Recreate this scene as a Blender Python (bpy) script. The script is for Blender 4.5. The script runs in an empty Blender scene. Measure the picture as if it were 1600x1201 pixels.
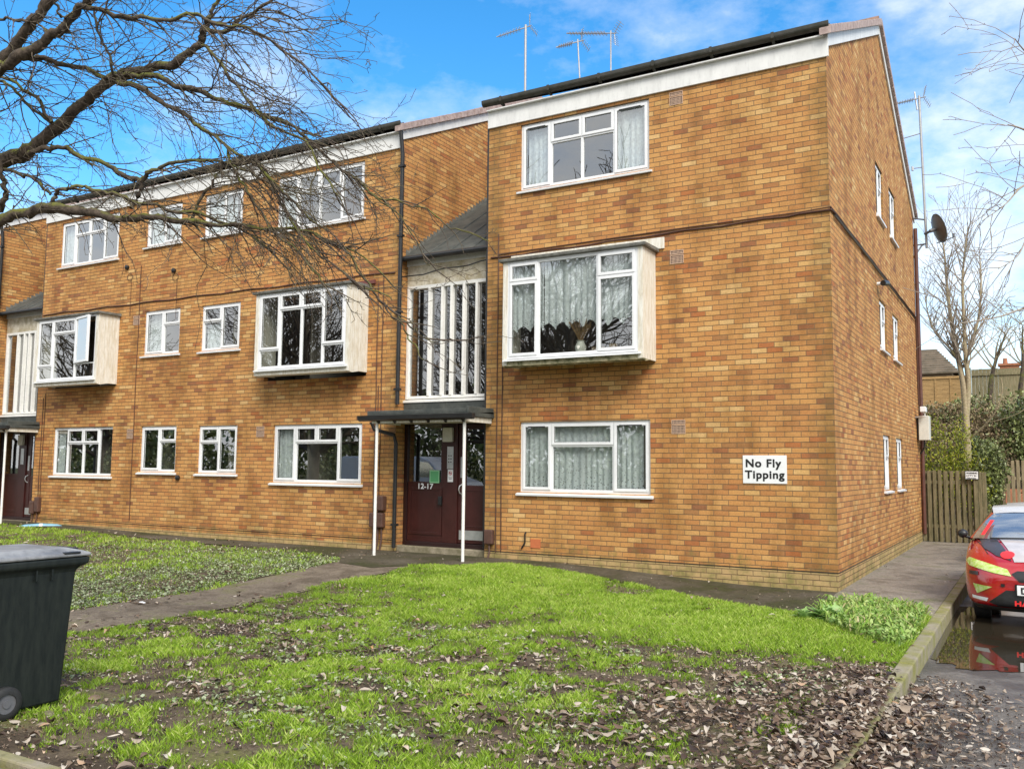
import bpy, bmesh, math, random
import numpy as np
from mathutils import Vector, Matrix
random.seed(7); RNG = np.random.default_rng(11)
S = bpy.context.scene; COL = S.collection
# ------------------------------------------------------------------ camera
CF = 1396.21; YAW, PITCH, ROLL = -0.52944817, 0.09298025, 0.00940117
_cy, _sy = math.cos(YAW), math.sin(YAW); _cp, _sp = math.cos(PITCH), math.sin(PITCH)
FWD = Vector((_sy*_cp, _cy*_cp, _sp)); RT = Vector((_cy, -_sy, 0)); UP = RT.cross(FWD)
_cr, _sr = math.cos(ROLL), math.sin(ROLL)
RT, UP = RT*_cr + UP*_sr, -RT*_sr + UP*_cr
CAM = Vector((2.35015922, -12.76080324, 1.63808957))
cd = bpy.data.cameras.new('camera'); cam = bpy.data.objects.new('camera', cd); COL.objects.link(cam)
cd.sensor_width = 36; cd.lens = CF/1600*36; cd.clip_start = .05; cd.clip_end = 3000
cam.matrix_world = Matrix(((RT.x, UP.x, -FWD.x, CAM.x), (RT.y, UP.y, -FWD.y, CAM.y), (RT.z, UP.z, -FWD.z, CAM.z), (0, 0, 0, 1)))
S.camera = cam
# ------------------------------------------------------------------ world, sun, exposure
SUN_EL, SUN_AZ = math.radians(42), math.radians(132)      # azimuth measured from +Y clockwise
S.view_settings.view_transform = 'Standard'; S.view_settings.look = 'None'; S.view_settings.gamma = 1
S.view_settings.use_curve_mapping = False
S.view_settings.exposure = 0.68
W = bpy.data.worlds.new('World'); S.world = W; W.use_nodes = True
def N(nt, t, **k):
    n = nt.nodes.new(t)
    for a, b in k.items():
        if a == 'inp':
            for i, v in b.items(): n.inputs[i].default_value = v
        else: setattr(n, a, b)
    return n
def ramp(nt, stops, interp='LINEAR'):
    r = nt.nodes.new('ShaderNodeValToRGB'); r.color_ramp.interpolation = interp
    e = r.color_ramp.elements
    while len(e) < len(stops): e.new(.5)
    for el, (p, c) in zip(e, stops):
        el.position = p; el.color = (c if len(c) == 4 else (*c, 1))
    return r
def build_world():
    nt = W.node_tree; nt.nodes.clear(); L = nt.links.new
    out = N(nt, 'ShaderNodeOutputWorld'); bg = N(nt, 'ShaderNodeBackground'); bg.inputs[1].default_value = .105
    sky = N(nt, 'ShaderNodeTexSky', sky_type='NISHITA', sun_disc=False, sun_elevation=SUN_EL, sun_rotation=SUN_AZ)
    sky.air_density = 1.0; sky.dust_density = .3; sky.ozone_density = 2.5
    hs = N(nt, 'ShaderNodeHueSaturation', inp={0: .495, 1: 1.36, 2: 1.62}); L(sky.outputs[0], hs.inputs[4])
    tc = N(nt, 'ShaderNodeTexCoord')
    mp = N(nt, 'ShaderNodeMapping'); mp.inputs[3].default_value = (1, 1, 1.9); mp.inputs[1].default_value = (.35, .1, .2); L(tc.outputs[0], mp.inputs[0])
    n1 = N(nt, 'ShaderNodeTexNoise', inp={2: 3.9, 3: 10, 4: .6, 5: 2.15}); L(mp.outputs[0], n1.inputs[0])
    sep = N(nt, 'ShaderNodeSeparateXYZ'); L(tc.outputs[0], sep.inputs[0])
    back = N(nt, 'ShaderNodeMapRange', inp={1: .45, 2: -.35, 3: 0, 4: .34}); L(sep.outputs[1], back.inputs[0])
    low = N(nt, 'ShaderNodeMapRange', inp={1: .45, 2: 0.0, 3: 0, 4: .12}); L(sep.outputs[2], low.inputs[0])
    rgt = N(nt, 'ShaderNodeMapRange', inp={1: -.75, 2: .1, 3: -.05, 4: .06}); L(sep.outputs[0], rgt.inputs[0])
    a = N(nt, 'ShaderNodeMath', operation='ADD'); L(n1.outputs[0], a.inputs[0]); L(back.outputs[0], a.inputs[1])
    b = N(nt, 'ShaderNodeMath', operation='ADD'); L(a.outputs[0], b.inputs[0]); L(low.outputs[0], b.inputs[1])
    c = N(nt, 'ShaderNodeMath', operation='ADD'); L(b.outputs[0], c.inputs[0]); L(rgt.outputs[0], c.inputs[1])
    cr = ramp(nt, [(.44, (0, 0, 0)), (.56, (.22,)*3), (.68, (.6,)*3), (.88, (1,)*3)]); L(c.outputs[0], cr.inputs[0])
    mix = N(nt, 'ShaderNodeMix', data_type='RGBA'); mix.inputs[7].default_value = (7.6, 7.8, 8.0, 1)
    L(cr.outputs[0], mix.inputs[0]); L(hs.outputs[0], mix.inputs[6]); L(mix.outputs[2], bg.inputs[0]); L(bg.outputs[0], out.inputs[0])
build_world()
sd = bpy.data.lights.new('sun', 'SUN'); sd.energy = 2.5; sd.angle = math.radians(28); sd.color = (1, .95, .87)
sun = bpy.data.objects.new('sun', sd); COL.objects.link(sun)
_sd = Vector((math.sin(SUN_AZ)*math.cos(SUN_EL), math.cos(SUN_AZ)*math.cos(SUN_EL), math.sin(SUN_EL)))
sun.rotation_euler = _sd.to_track_quat('Z', 'Y').to_euler()
# ------------------------------------------------------------------ measuring helpers: a photo point to its place on a plane of the building
def ray(x, y): return RT*((x-800)/CF) + UP*(-(y-600.5)/CF) + FWD
def onY(x, y, Y=0.0): r = ray(x, y); return CAM + r*((Y-CAM.y)/r.y)
def onX(x, y, X=0.0): r = ray(x, y); return CAM + r*((X-CAM.x)/r.x)
def onZ(x, y, Z=0.0): r = ray(x, y); return CAM + r*((Z-CAM.z)/r.z)
def onD(x, y, D): return CAM + ray(x, y)*D
def sst(a, b, x):
    t = np.clip((np.asarray(x, float)-a)/(b-a), 0, 1); return t*t*(3-2*t)
def hgt(x, y):       # ground rises a little towards the left part of the building
    return .135*sst(.8, 4.5, -np.asarray(x, float))*sst(-5.5, -1.2, y) + .1*sst(11, 19, -np.asarray(x, float))*sst(-5.5, -1.2, y)
def rdz(y): return -.12 - .022*np.maximum(0, np.asarray(y, float))
# ------------------------------------------------------------------ tiny noise for scatter masks
_P = RNG.random((256, 256))
def vnoise(x, y, s):
    x = np.asarray(x)*s + 77.3; y = np.asarray(y)*s + 31.7
    xi = np.floor(x).astype(int); yi = np.floor(y).astype(int); fx = x-xi; fy = y-yi
    fx = fx*fx*(3-2*fx); fy = fy*fy*(3-2*fy); g = lambda a, b: _P[a % 256, b % 256]
    return (g(xi, yi)*(1-fx)+g(xi+1, yi)*fx)*(1-fy) + (g(xi, yi+1)*(1-fx)+g(xi+1, yi+1)*fx)*fy
def fbm(x, y, s): return (vnoise(x, y, s)*.5 + vnoise(x, y, s*2.1)*.27 + vnoise(x, y, s*4.3)*.15 + vnoise(x, y, s*8.7)*.08)
def inpoly(x, y, P):
    x = np.asarray(x); y = np.asarray(y); c = np.zeros(x.shape, bool); n = len(P)
    for i in range(n):
        x1, y1 = P[i]; x2, y2 = P[(i+1) % n]
        if y1 == y2: continue
        c ^= ((y1 > y) != (y2 > y)) & (x < (x2-x1)*(y-y1)/(y2-y1)+x1)
    return c
# ------------------------------------------------------------------ materials
MATS = {}
def mat(name, col=(.5, .5, .5), rough=.6, metal=0, noise=0, nscale=8, bump=0, bscale=60, spec=.5, col2=None, grime=0, detail=6, stretch=None):
    if name in MATS: return MATS[name]
    m = bpy.data.materials.new(name); m.use_nodes = True; nt = m.node_tree; L = nt.links.new
    b = nt.nodes['Principled BSDF']; b.inputs['Base Color'].default_value = (*col, 1); b.inputs['Roughness'].default_value = rough
    b.inputs['Metallic'].default_value = metal; b.inputs['Specular IOR Level'].default_value = spec
    g = N(nt, 'ShaderNodeNewGeometry'); src = g.outputs[0]
    if stretch:
        mp = N(nt, 'ShaderNodeMapping'); mp.inputs[3].default_value = stretch; L(src, mp.inputs[0]); src = mp.outputs[0]
    if noise or col2:
        n = N(nt, 'ShaderNodeTexNoise', inp={2: nscale, 3: detail, 4: .62}); L(src, n.inputs[0])
        c2 = col2 if col2 else tuple(c*(1-noise) for c in col)
        r = ramp(nt, [(.36, c2), (.62, col)]); L(n.outputs[0], r.inputs[0]); last = r.outputs[0]
        if grime:
            n2 = N(nt, 'ShaderNodeTexNoise', inp={2: nscale*4.1, 3: 8, 4: .7}); L(src, n2.inputs[0])
            r2 = ramp(nt, [(.5, (1, 1, 1)), (.72, (1-grime,)*3)]); L(n2.outputs[0], r2.inputs[0])
            mx = N(nt, 'ShaderNodeMix', data_type='RGBA', blend_type='MULTIPLY'); mx.inputs[0].default_value = 1
            L(last, mx.inputs[6]); L(r2.outputs[0], mx.inputs[7]); last = mx.outputs[2]
        L(last, b.inputs['Base Color'])
    if bump:
        n3 = N(nt, 'ShaderNodeTexNoise', inp={2: bscale, 3: 5, 4: .6}); L(src, n3.inputs[0])
        bp = N(nt, 'ShaderNodeBump'); bp.inputs['Strength'].default_value = bump; bp.inputs['Distance'].default_value = .01
        L(n3.outputs[0], bp.inputs['Height']); L(bp.outputs[0], b.inputs['Normal'])
    MATS[name] = m; return m
def brick_material():
    m = bpy.data.materials.new('multi_stock_brick'); m.use_nodes = True; nt = m.node_tree; L = nt.links.new
    b = nt.nodes['Principled BSDF']; b.inputs['Roughness'].default_value = .85; b.inputs['Specular IOR Level'].default_value = .25
    g = N(nt, 'ShaderNodeNewGeometry'); sp = N(nt, 'ShaderNodeSeparateXYZ'); L(g.outputs[0], sp.inputs[0])
    sn = N(nt, 'ShaderNodeSeparateXYZ'); L(g.outputs[3], sn.inputs[0])
    def M(op, a, c=None, d=None):
        n = N(nt, 'ShaderNodeMath', operation=op)
        for i, v in enumerate((a, c, d)):
            if v is None: continue
            if isinstance(v, (int, float)): n.inputs[i].default_value = v
            else: L(v, n.inputs[i])
        return n.outputs[0]
    isx = M('GREATER_THAN', M('ABSOLUTE', sn.outputs[0]), .5)
    u = M('ADD', M('MULTIPLY', sp.outputs[0], M('SUBTRACT', 1, isx)), M('MULTIPLY', sp.outputs[1], isx))
    wob = N(nt, 'ShaderNodeTexNoise', inp={2: 9, 3: 2}); L(g.outputs[0], wob.inputs[0])
    z = M('ADD', sp.outputs[2], M('MULTIPLY', M('SUBTRACT', wob.outputs[0], .5), .008))
    u = M('ADD', u, M('MULTIPLY', M('SUBTRACT', wob.outputs[0], .5), .012))
    rz = M('DIVIDE', z, .075); row = M('FLOOR', rz); fz = M('FRACT', rz)
    rv = N(nt, 'ShaderNodeTexWhiteNoise', noise_dimensions='1D'); L(row, rv.inputs[1])
    off = M('ADD', M('MULTIPLY', M('MODULO', M('ABSOLUTE', row), 2), .5), M('MULTIPLY', rv.outputs[0], .16))
    ru = M('ADD', M('DIVIDE', u, .225), off); colm = M('FLOOR', ru); fu = M('FRACT', ru)
    cb = N(nt, 'ShaderNodeCombineXYZ'); L(colm, cb.inputs[0]); L(row, cb.inputs[1]); L(isx, cb.inputs[2])
    wn = N(nt, 'ShaderNodeTexWhiteNoise', noise_dimensions='3D'); L(cb.outputs[0], wn.inputs[0])
    # regional drift of the brick mix
    n0 = N(nt, 'ShaderNodeTexNoise', inp={2: .55, 3: 4, 4: .6}); L(g.outputs[0], n0.inputs[0])
    v = M('ADD', wn.outputs[0], M('MULTIPLY', M('SUBTRACT', n0.outputs[0], .5), .42))
    cr = ramp(nt, [(0, (.30, .13, .06)), (.04, (.44, .16, .055)), (.09, (.37, .18, .07)), (.2, (.49, .225, .078)), (.45, (.54, .27, .092)), (.7, (.56, .29, .10)), (.88, (.57, .305, .108)), (.96, (.62, .37, .14)), (1, (.66, .42, .18))])
    L(v, cr.inputs[0])
    # mottling in each brick
    n1 = N(nt, 'ShaderNodeTexNoise', inp={2: 42, 3: 5, 4: .7}); L(g.outputs[0], n1.inputs[0])
    r1 = ramp(nt, [(.3, (.76, .74, .72)), (.55, (1, 1, 1)), (.75, (1.12, 1.1, 1.05))]); L(n1.outputs[0], r1.inputs[0])
    mx = N(nt, 'ShaderNodeMix', data_type='RGBA', blend_type='MULTIPLY'); mx.inputs[0].default_value = 1
    L(cr.outputs[0], mx.inputs[6]); L(r1.outputs[0], mx.inputs[7])
    # weathering patches, streaky vertically
    mp = N(nt, 'ShaderNodeMapping'); mp.inputs[3].default_value = (1.2, 1.2, .45); L(g.outputs[0], mp.inputs[0])
    n2 = N(nt, 'ShaderNodeTexNoise', inp={2: 1.6, 3: 8, 4: .62}); L(mp.outputs[0], n2.inputs[0])
    r2 = ramp(nt, [(.36, (.62, .58, .5)), (.52, (1, 1, 1)), (.7, (1.08, 1.04, 1.0))]); L(n2.outputs[0], r2.inputs[0])
    mx2 = N(nt, 'ShaderNodeMix', data_type='RGBA', blend_type='MULTIPLY'); mx2.inputs[0].default_value = .8
    L(mx.outputs[2], mx2.inputs[6]); L(r2.outputs[0], mx2.inputs[7])
    # dark sooty streaks on the weather side (x-facing) walls and quoins near the corner
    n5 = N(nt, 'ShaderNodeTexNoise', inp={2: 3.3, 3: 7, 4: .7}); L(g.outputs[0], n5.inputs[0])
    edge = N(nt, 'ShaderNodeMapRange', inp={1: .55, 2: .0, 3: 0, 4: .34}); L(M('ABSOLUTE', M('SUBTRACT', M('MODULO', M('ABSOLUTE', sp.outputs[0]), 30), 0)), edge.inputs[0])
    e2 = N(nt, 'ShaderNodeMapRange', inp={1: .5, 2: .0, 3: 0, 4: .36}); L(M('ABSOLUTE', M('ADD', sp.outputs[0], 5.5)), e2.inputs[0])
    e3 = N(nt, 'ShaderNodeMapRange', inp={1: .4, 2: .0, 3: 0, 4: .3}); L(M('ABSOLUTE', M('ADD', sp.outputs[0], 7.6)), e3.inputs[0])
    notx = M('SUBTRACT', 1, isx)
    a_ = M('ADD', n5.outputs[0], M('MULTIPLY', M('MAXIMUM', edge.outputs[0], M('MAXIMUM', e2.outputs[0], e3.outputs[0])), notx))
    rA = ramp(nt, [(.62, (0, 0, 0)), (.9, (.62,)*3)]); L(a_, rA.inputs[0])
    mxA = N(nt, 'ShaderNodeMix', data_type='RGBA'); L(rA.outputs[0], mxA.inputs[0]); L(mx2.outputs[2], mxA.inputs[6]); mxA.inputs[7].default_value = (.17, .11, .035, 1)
    # paler plinth courses with algae
    pl = M('LESS_THAN', z, .262)
    plc = M('MULTIPLY', pl, .62)
    mx3 = N(nt, 'ShaderNodeMix', data_type='RGBA'); L(plc, mx3.inputs[0]); L(mxA.outputs[2], mx3.inputs[6]); mx3.inputs[7].default_value = (.47, .38, .19, 1)
    al = N(nt, 'ShaderNodeMapRange', inp={1: 1.0, 2: .0, 3: -.1, 4: .28}); L(z, al.inputs[0])
    n3 = N(nt, 'ShaderNodeTexNoise', inp={2: 4.2, 3: 8, 4: .7}); L(g.outputs[0], n3.inputs[0])
    av = M('ADD', n3.outputs[0], al.outputs[0]); ar = ramp(nt, [(.64, (0, 0, 0)), (.86, (.75,)*3)]); L(av, ar.inputs[0])
    mx4 = N(nt, 'ShaderNodeMix', data_type='RGBA'); L(ar.outputs[0], mx4.inputs[0]); L(mx3.outputs[2], mx4.inputs[6]); mx4.inputs[7].default_value = (.17, .165, .05, 1)
    # joints: raked bed joints with their shadow painted dark, paler perpends
    bed = M('LESS_THAN', fz, .15); per = M('LESS_THAN', fu, .055)
    nj = N(nt, 'ShaderNodeTexNoise', inp={2: 5, 3: 4}); L(g.outputs[0], nj.inputs[0])
    rj = ramp(nt, [(.3, (.085, .055, .03)), (.65, (.20, .14, .08))]); L(nj.outputs[0], rj.inputs[0])
    m5 = N(nt, 'ShaderNodeMix', data_type='RGBA'); L(M('MULTIPLY', per, .72), m5.inputs[0]); L(mx4.outputs[2], m5.inputs[6]); m5.inputs[7].default_value = (.17, .115, .065, 1)
    m6 = N(nt, 'ShaderNodeMix', data_type='RGBA'); L(M('MULTIPLY', bed, .88), m6.inputs[0]); L(m5.outputs[2], m6.inputs[6]); L(rj.outputs[0], m6.inputs[7])
    L(m6.outputs[2], b.inputs['Base Color'])
    jj = M('MAXIMUM', bed, M('MULTIPLY', per, .6))
    hh = M('ADD', M('MULTIPLY', M('SUBTRACT', 1, jj), 1), M('MULTIPLY', n1.outputs[0], .35))
    hh = M('ADD', hh, M('MULTIPLY', wn.outputs[0], .25))
    bp = N(nt, 'ShaderNodeBump'); bp.inputs['Strength'].default_value = 1.0; bp.inputs['Distance'].default_value = .012
    L(hh, bp.inputs['Height']); L(bp.outputs[0], b.inputs['Normal'])
    return m
BRICK = brick_material()
def glass_material():
    m = bpy.data.materials.new('window_glass'); m.use_nodes = True; nt = m.node_tree; nt.nodes.clear(); L = nt.links.new
    o = N(nt, 'ShaderNodeOutputMaterial'); t = N(nt, 'ShaderNodeBsdfTransparent', inp={0: (.86, .9, .88, 1)}); gl = N(nt, 'ShaderNodeBsdfGlossy', inp={0: (1, 1, 1, 1), 1: .0})
    ge = N(nt, 'ShaderNodeNewGeometry'); n = N(nt, 'ShaderNodeTexNoise', inp={2: 1.4, 3: 0}); L(ge.outputs[0], n.inputs[0])
    bp = N(nt, 'ShaderNodeBump'); bp.inputs['Strength'].default_value = .04; bp.inputs['Distance'].default_value = .01; L(n.outputs[0], bp.inputs['Height']); L(bp.outputs[0], gl.inputs['Normal'])
    f = N(nt, 'ShaderNodeFresnel', inp={0: 1.5}); io = N(nt, 'ShaderNodeMapRange', inp={1: 0, 2: 1, 3: 1.5, 4: .6667}); L(ge.outputs[6], io.inputs[0]); L(io.outputs[0], f.inputs[0]); a = N(nt, 'ShaderNodeMath', operation='MULTIPLY_ADD', inp={1: 2.5, 2: .15}); a.use_clamp = True
    x = N(nt, 'ShaderNodeMixShader'); L(f.outputs[0], a.inputs[0]); L(a.outputs[0], x.inputs[0]); L(t.outputs[0], x.inputs[1]); L(gl.outputs[0], x.inputs[2]); L(x.outputs[0], o.inputs[0])
    return m
GLASS = glass_material()
def net_material(name, lace_low, lace_top, dens=.62, scal=26):
    m = bpy.data.materials.new(name); m.use_nodes = True; nt = m.node_tree; nt.nodes.clear(); L = nt.links.new
    o = N(nt, 'ShaderNodeOutputMaterial'); t = N(nt, 'ShaderNodeBsdfTransparent'); d = N(nt, 'ShaderNodeBsdfDiffuse', inp={0: (.90, .94, .95, 1)})
    tr = N(nt, 'ShaderNodeBsdfTranslucent', inp={0: (.8, .86, .88, 1)}); ad = N(nt, 'ShaderNodeMixShader'); ad.inputs[0].default_value = .2
    L(d.outputs[0], ad.inputs[1]); L(tr.outputs[0], ad.inputs[2])
    g = N(nt, 'ShaderNodeNewGeometry'); sp = N(nt, 'ShaderNodeSeparateXYZ'); L(g.outputs[0], sp.inputs[0])
    v = N(nt, 'ShaderNodeTexVoronoi', inp={2: scal}); L(g.outputs[0], v.inputs[0])
    n = N(nt, 'ShaderNodeTexNoise', inp={2: 19, 3: 3}); L(g.outputs[0], n.inputs[0])
    hole = ramp(nt, [(.16, (0, 0, 0)), (.3, (1, 1, 1))]); L(v.outputs[0], hole.inputs[0])
    band = N(nt, 'ShaderNodeMapRange', inp={1: lace_low, 2: lace_top, 3: 1, 4: 0}); L(sp.outputs[2], band.inputs[0])
    dn = N(nt, 'ShaderNodeMapRange', inp={1: .35, 2: .65, 3: dens-.14, 4: dens+.14}); L(n.outputs[0], dn.inputs[0])
    # plain net above, open patterned lace in the band
    lm = N(nt, 'ShaderNodeMix', data_type='FLOAT'); L(band.outputs[0], lm.inputs[0]); L(dn.outputs[0], lm.inputs[2])
    mu = N(nt, 'ShaderNodeMath', operation='MULTIPLY', inp={1: .95}); L(hole.outputs[0], mu.inputs[0]); L(mu.outputs[0], lm.inputs[3])
    x = N(nt, 'ShaderNodeMixShader'); L(lm.outputs[0], x.inputs[0]); L(t.outputs[0], x.inputs[1]); L(ad.outputs[0], x.inputs[2]); L(x.outputs[0], o.inputs[0])
    return m
def leaf_material(name, stops, rough=.5, trans=.35, spec=.35):
    """colour from the per-face 'tint' attribute"""
    m = bpy.data.materials.new(name); m.use_nodes = True; nt = m.node_tree; L = nt.links.new
    b = nt.nodes['Principled BSDF']; b.inputs['Roughness'].default_value = rough; b.inputs['Specular IOR Level'].default_value = spec
    a = N(nt, 'ShaderNodeAttribute', attribute_name='tint'); r = ramp(nt, stops); L(a.outputs[2], r.inputs[0]); L(r.outputs[0], b.inputs['Base Color'])
    if trans:
        t = N(nt, 'ShaderNodeBsdfTranslucent'); L(r.outputs[0], t.inputs[0]); x = N(nt, 'ShaderNodeMixShader'); x.inputs[0].default_value = trans
        L(b.outputs[0], x.inputs[1]); L(t.outputs[0], x.inputs[2]); L(x.outputs[0], nt.nodes['Material Output'].inputs[0])
    return m
def bark_material(name, col, dark, moss, mossy):
    m = bpy.data.materials.new(name); m.use_nodes = True; nt = m.node_tree; L = nt.links.new
    b = nt.nodes['Principled BSDF']; b.inputs['Roughness'].default_value = .85; b.inputs['Specular IOR Level'].default_value = .3
    g = N(nt, 'ShaderNodeNewGeometry'); n = N(nt, 'ShaderNodeTexNoise', inp={2: 22, 3: 7, 4: .7}); L(g.outputs[0], n.inputs[0])
    r = ramp(nt, [(.35, dark), (.65, col)]); L(n.outputs[0], r.inputs[0])
    n2 = N(nt, 'ShaderNodeTexNoise', inp={2: 3.1, 3: 6, 4: .65}); L(g.outputs[0], n2.inputs[0])
    s = N(nt, 'ShaderNodeSeparateXYZ'); L(g.outputs[1], s.inputs[0])
    a = N(nt, 'ShaderNodeMath', operation='MULTIPLY_ADD', inp={1: .14}); L(s.outputs[2], a.inputs[0]); L(n2.outputs[0], a.inputs[2])
    r2 = ramp(nt, [(.5, (0, 0, 0)), (.64, (mossy,)*3)]); L(a.outputs[0], r2.inputs[0])
    x = N(nt, 'ShaderNodeMix', data_type='RGBA'); L(r2.outputs[0], x.inputs[0]); L(r.outputs[0], x.inputs[6]); x.inputs[7].default_value = (*moss, 1)
    L(x.outputs[2], b.inputs['Base Color'])
    bp = N(nt, 'ShaderNodeBump'); bp.inputs['Strength'].default_value = .7; bp.inputs['Distance'].default_value = .015; L(n.outputs[0], bp.inputs['Height']); L(bp.outputs[0], b.inputs['Normal'])
    return m
UPVC = mat('white_upvc', (.80, .81, .82), .32, noise=.07, nscale=3, grime=.06)
PAINT = mat('white_fascia', (.76, .76, .74), .5, noise=.12, nscale=2.2, grime=.15, stretch=(2, 2, .6))
OLDP = mat('weathered_white_board', (.78, .76, .69), .7, col2=(.62, .56, .44), nscale=4, grime=.25, bump=.3, stretch=(6, 6, .9))
PEEL = mat('peeling_cream_paint', (.68, .62, .50), .8, col2=(.42, .35, .22), nscale=7, grime=.3, bump=.4)
MOSSY = mat('mossy_timber', (.47, .42, .27), .85, col2=(.08, .09, .03), nscale=9, grime=.6, bump=.5)
LEAD = mat('grey_lead_flashing', (.20, .20, .18), .6, col2=(.11, .105, .09), nscale=11, grime=.3, bump=.4, bscale=12)
BLACKP = mat('black_pvc', (.02, .02, .021), .38, noise=.3, nscale=6)
GUTTER = mat('weathered_gutter', (.055, .052, .043), .5, col2=(.03, .03, .02), nscale=9)
FELT = mat('dark_roofing_felt', (.045, .052, .048), .7, col2=(.085, .09, .08), nscale=5, grime=.3, bump=.3, bscale=30)
TILE = mat('clay_roof_tile', (.30, .18, .13), .85, col2=(.16, .12, .09), nscale=4, grime=.4, bump=.4)
VERGE = mat('pale_verge_tile', (.46, .36, .33), .8, col2=(.30, .22, .20), nscale=10, grime=.25)
BROWN = mat('brown_cable', (.09, .035, .02), .6, noise=.3, nscale=20)
BROWNP = mat('brown_plastic_box', (.11, .055, .04), .5, noise=.3, nscale=12)
DOORP = mat('maroon_door_paint', (.055, .014, .012), .35, noise=.25, nscale=5, grime=.2)
DOORD = mat('dark_maroon_frame', (.028, .010, .010), .4, noise=.25, nscale=5)
STEEL = mat('brushed_steel', (.62, .63, .63), .32, metal=.7, noise=.15, nscale=14)
ALU = mat('aerial_aluminium', (.42, .42, .42), .4, metal=.35, noise=.15, nscale=9)
WHITEM = mat('white_metal_post', (.84, .83, .79), .5, noise=.08, nscale=6, grime=.2)
BLACK = mat('black_lettering', (.012, .012, .012), .5)
DARKIN = mat('dark_interior', (.02, .02, .022), .9)
TERRA = mat('clay_air_brick', (.56, .38, .27), .85, noise=.25, nscale=25)
SIGNW = mat('white_sign_plate', (.82, .83, .84), .35, noise=.05, nscale=4)
CONC = mat('step_concrete', (.34, .29, .21), .9, col2=(.16, .14, .08), nscale=6, grime=.3, bump=.4)
BINM = mat('black_bin_plastic', (.008, .011, .0105), .55, col2=(.017, .021, .018), nscale=9, bump=.12, bscale=90, stretch=(3, 3, .6), spec=.3)
BINL = mat('bin_lid_sky_sheen', (.30, .30, .30), .4, col2=(.16, .16, .165), nscale=6, grime=.3, bump=.15, bscale=25)  # sky reflection on the lid put into its pale grey
RUBBER = mat('black_rubber', (.022, .022, .022), .7, noise=.3, nscale=30)
TIMB = mat('weathered_timber', (.22, .18, .10), .9, col2=(.11, .10, .045), nscale=5, grime=.35, bump=.4, bscale=40, stretch=(5, 5, .7))
TIMB2 = mat('pale_picket_timber', (.36, .29, .18), .9, col2=(.22, .17, .09), nscale=5, grime=.3, bump=.3, stretch=(5, 5, .7))
TIMBO = mat('orange_fence_panel', (.46, .29, .12), .85, col2=(.30, .19, .08), nscale=5, grime=.3, bump=.3, stretch=(1, 1, 6))
TIMBG = mat('grey_fence_panel', (.33, .28, .17), .9, col2=(.2, .18, .09), nscale=5, grime=.3, bump=.3, stretch=(5, 5, .8))
GREY = mat('grey_dish', (.13, .13, .14), .5, noise=.2, nscale=12)
CREAM = mat('cream_cabinet', (.66, .65, .58), .5, noise=.1, nscale=5, grime=.15)
BARK = bark_material('mossy_cherry_bark', (.13, .10, .075), (.03, .022, .016), (.15, .16, .025), .8)
TWIG = bark_material('twig_bark', (.15, .115, .09), (.055, .04, .03), (.22, .2, .09), .35)
RTWIG = bark_material('pale_twig_bark', (.42, .36, .30), (.25, .2, .16), (.33, .31, .2), .3)
PALEB = bark_material('pale_bark', (.46, .38, .25), (.27, .21, .13), (.33, .33, .12), .4)
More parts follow.
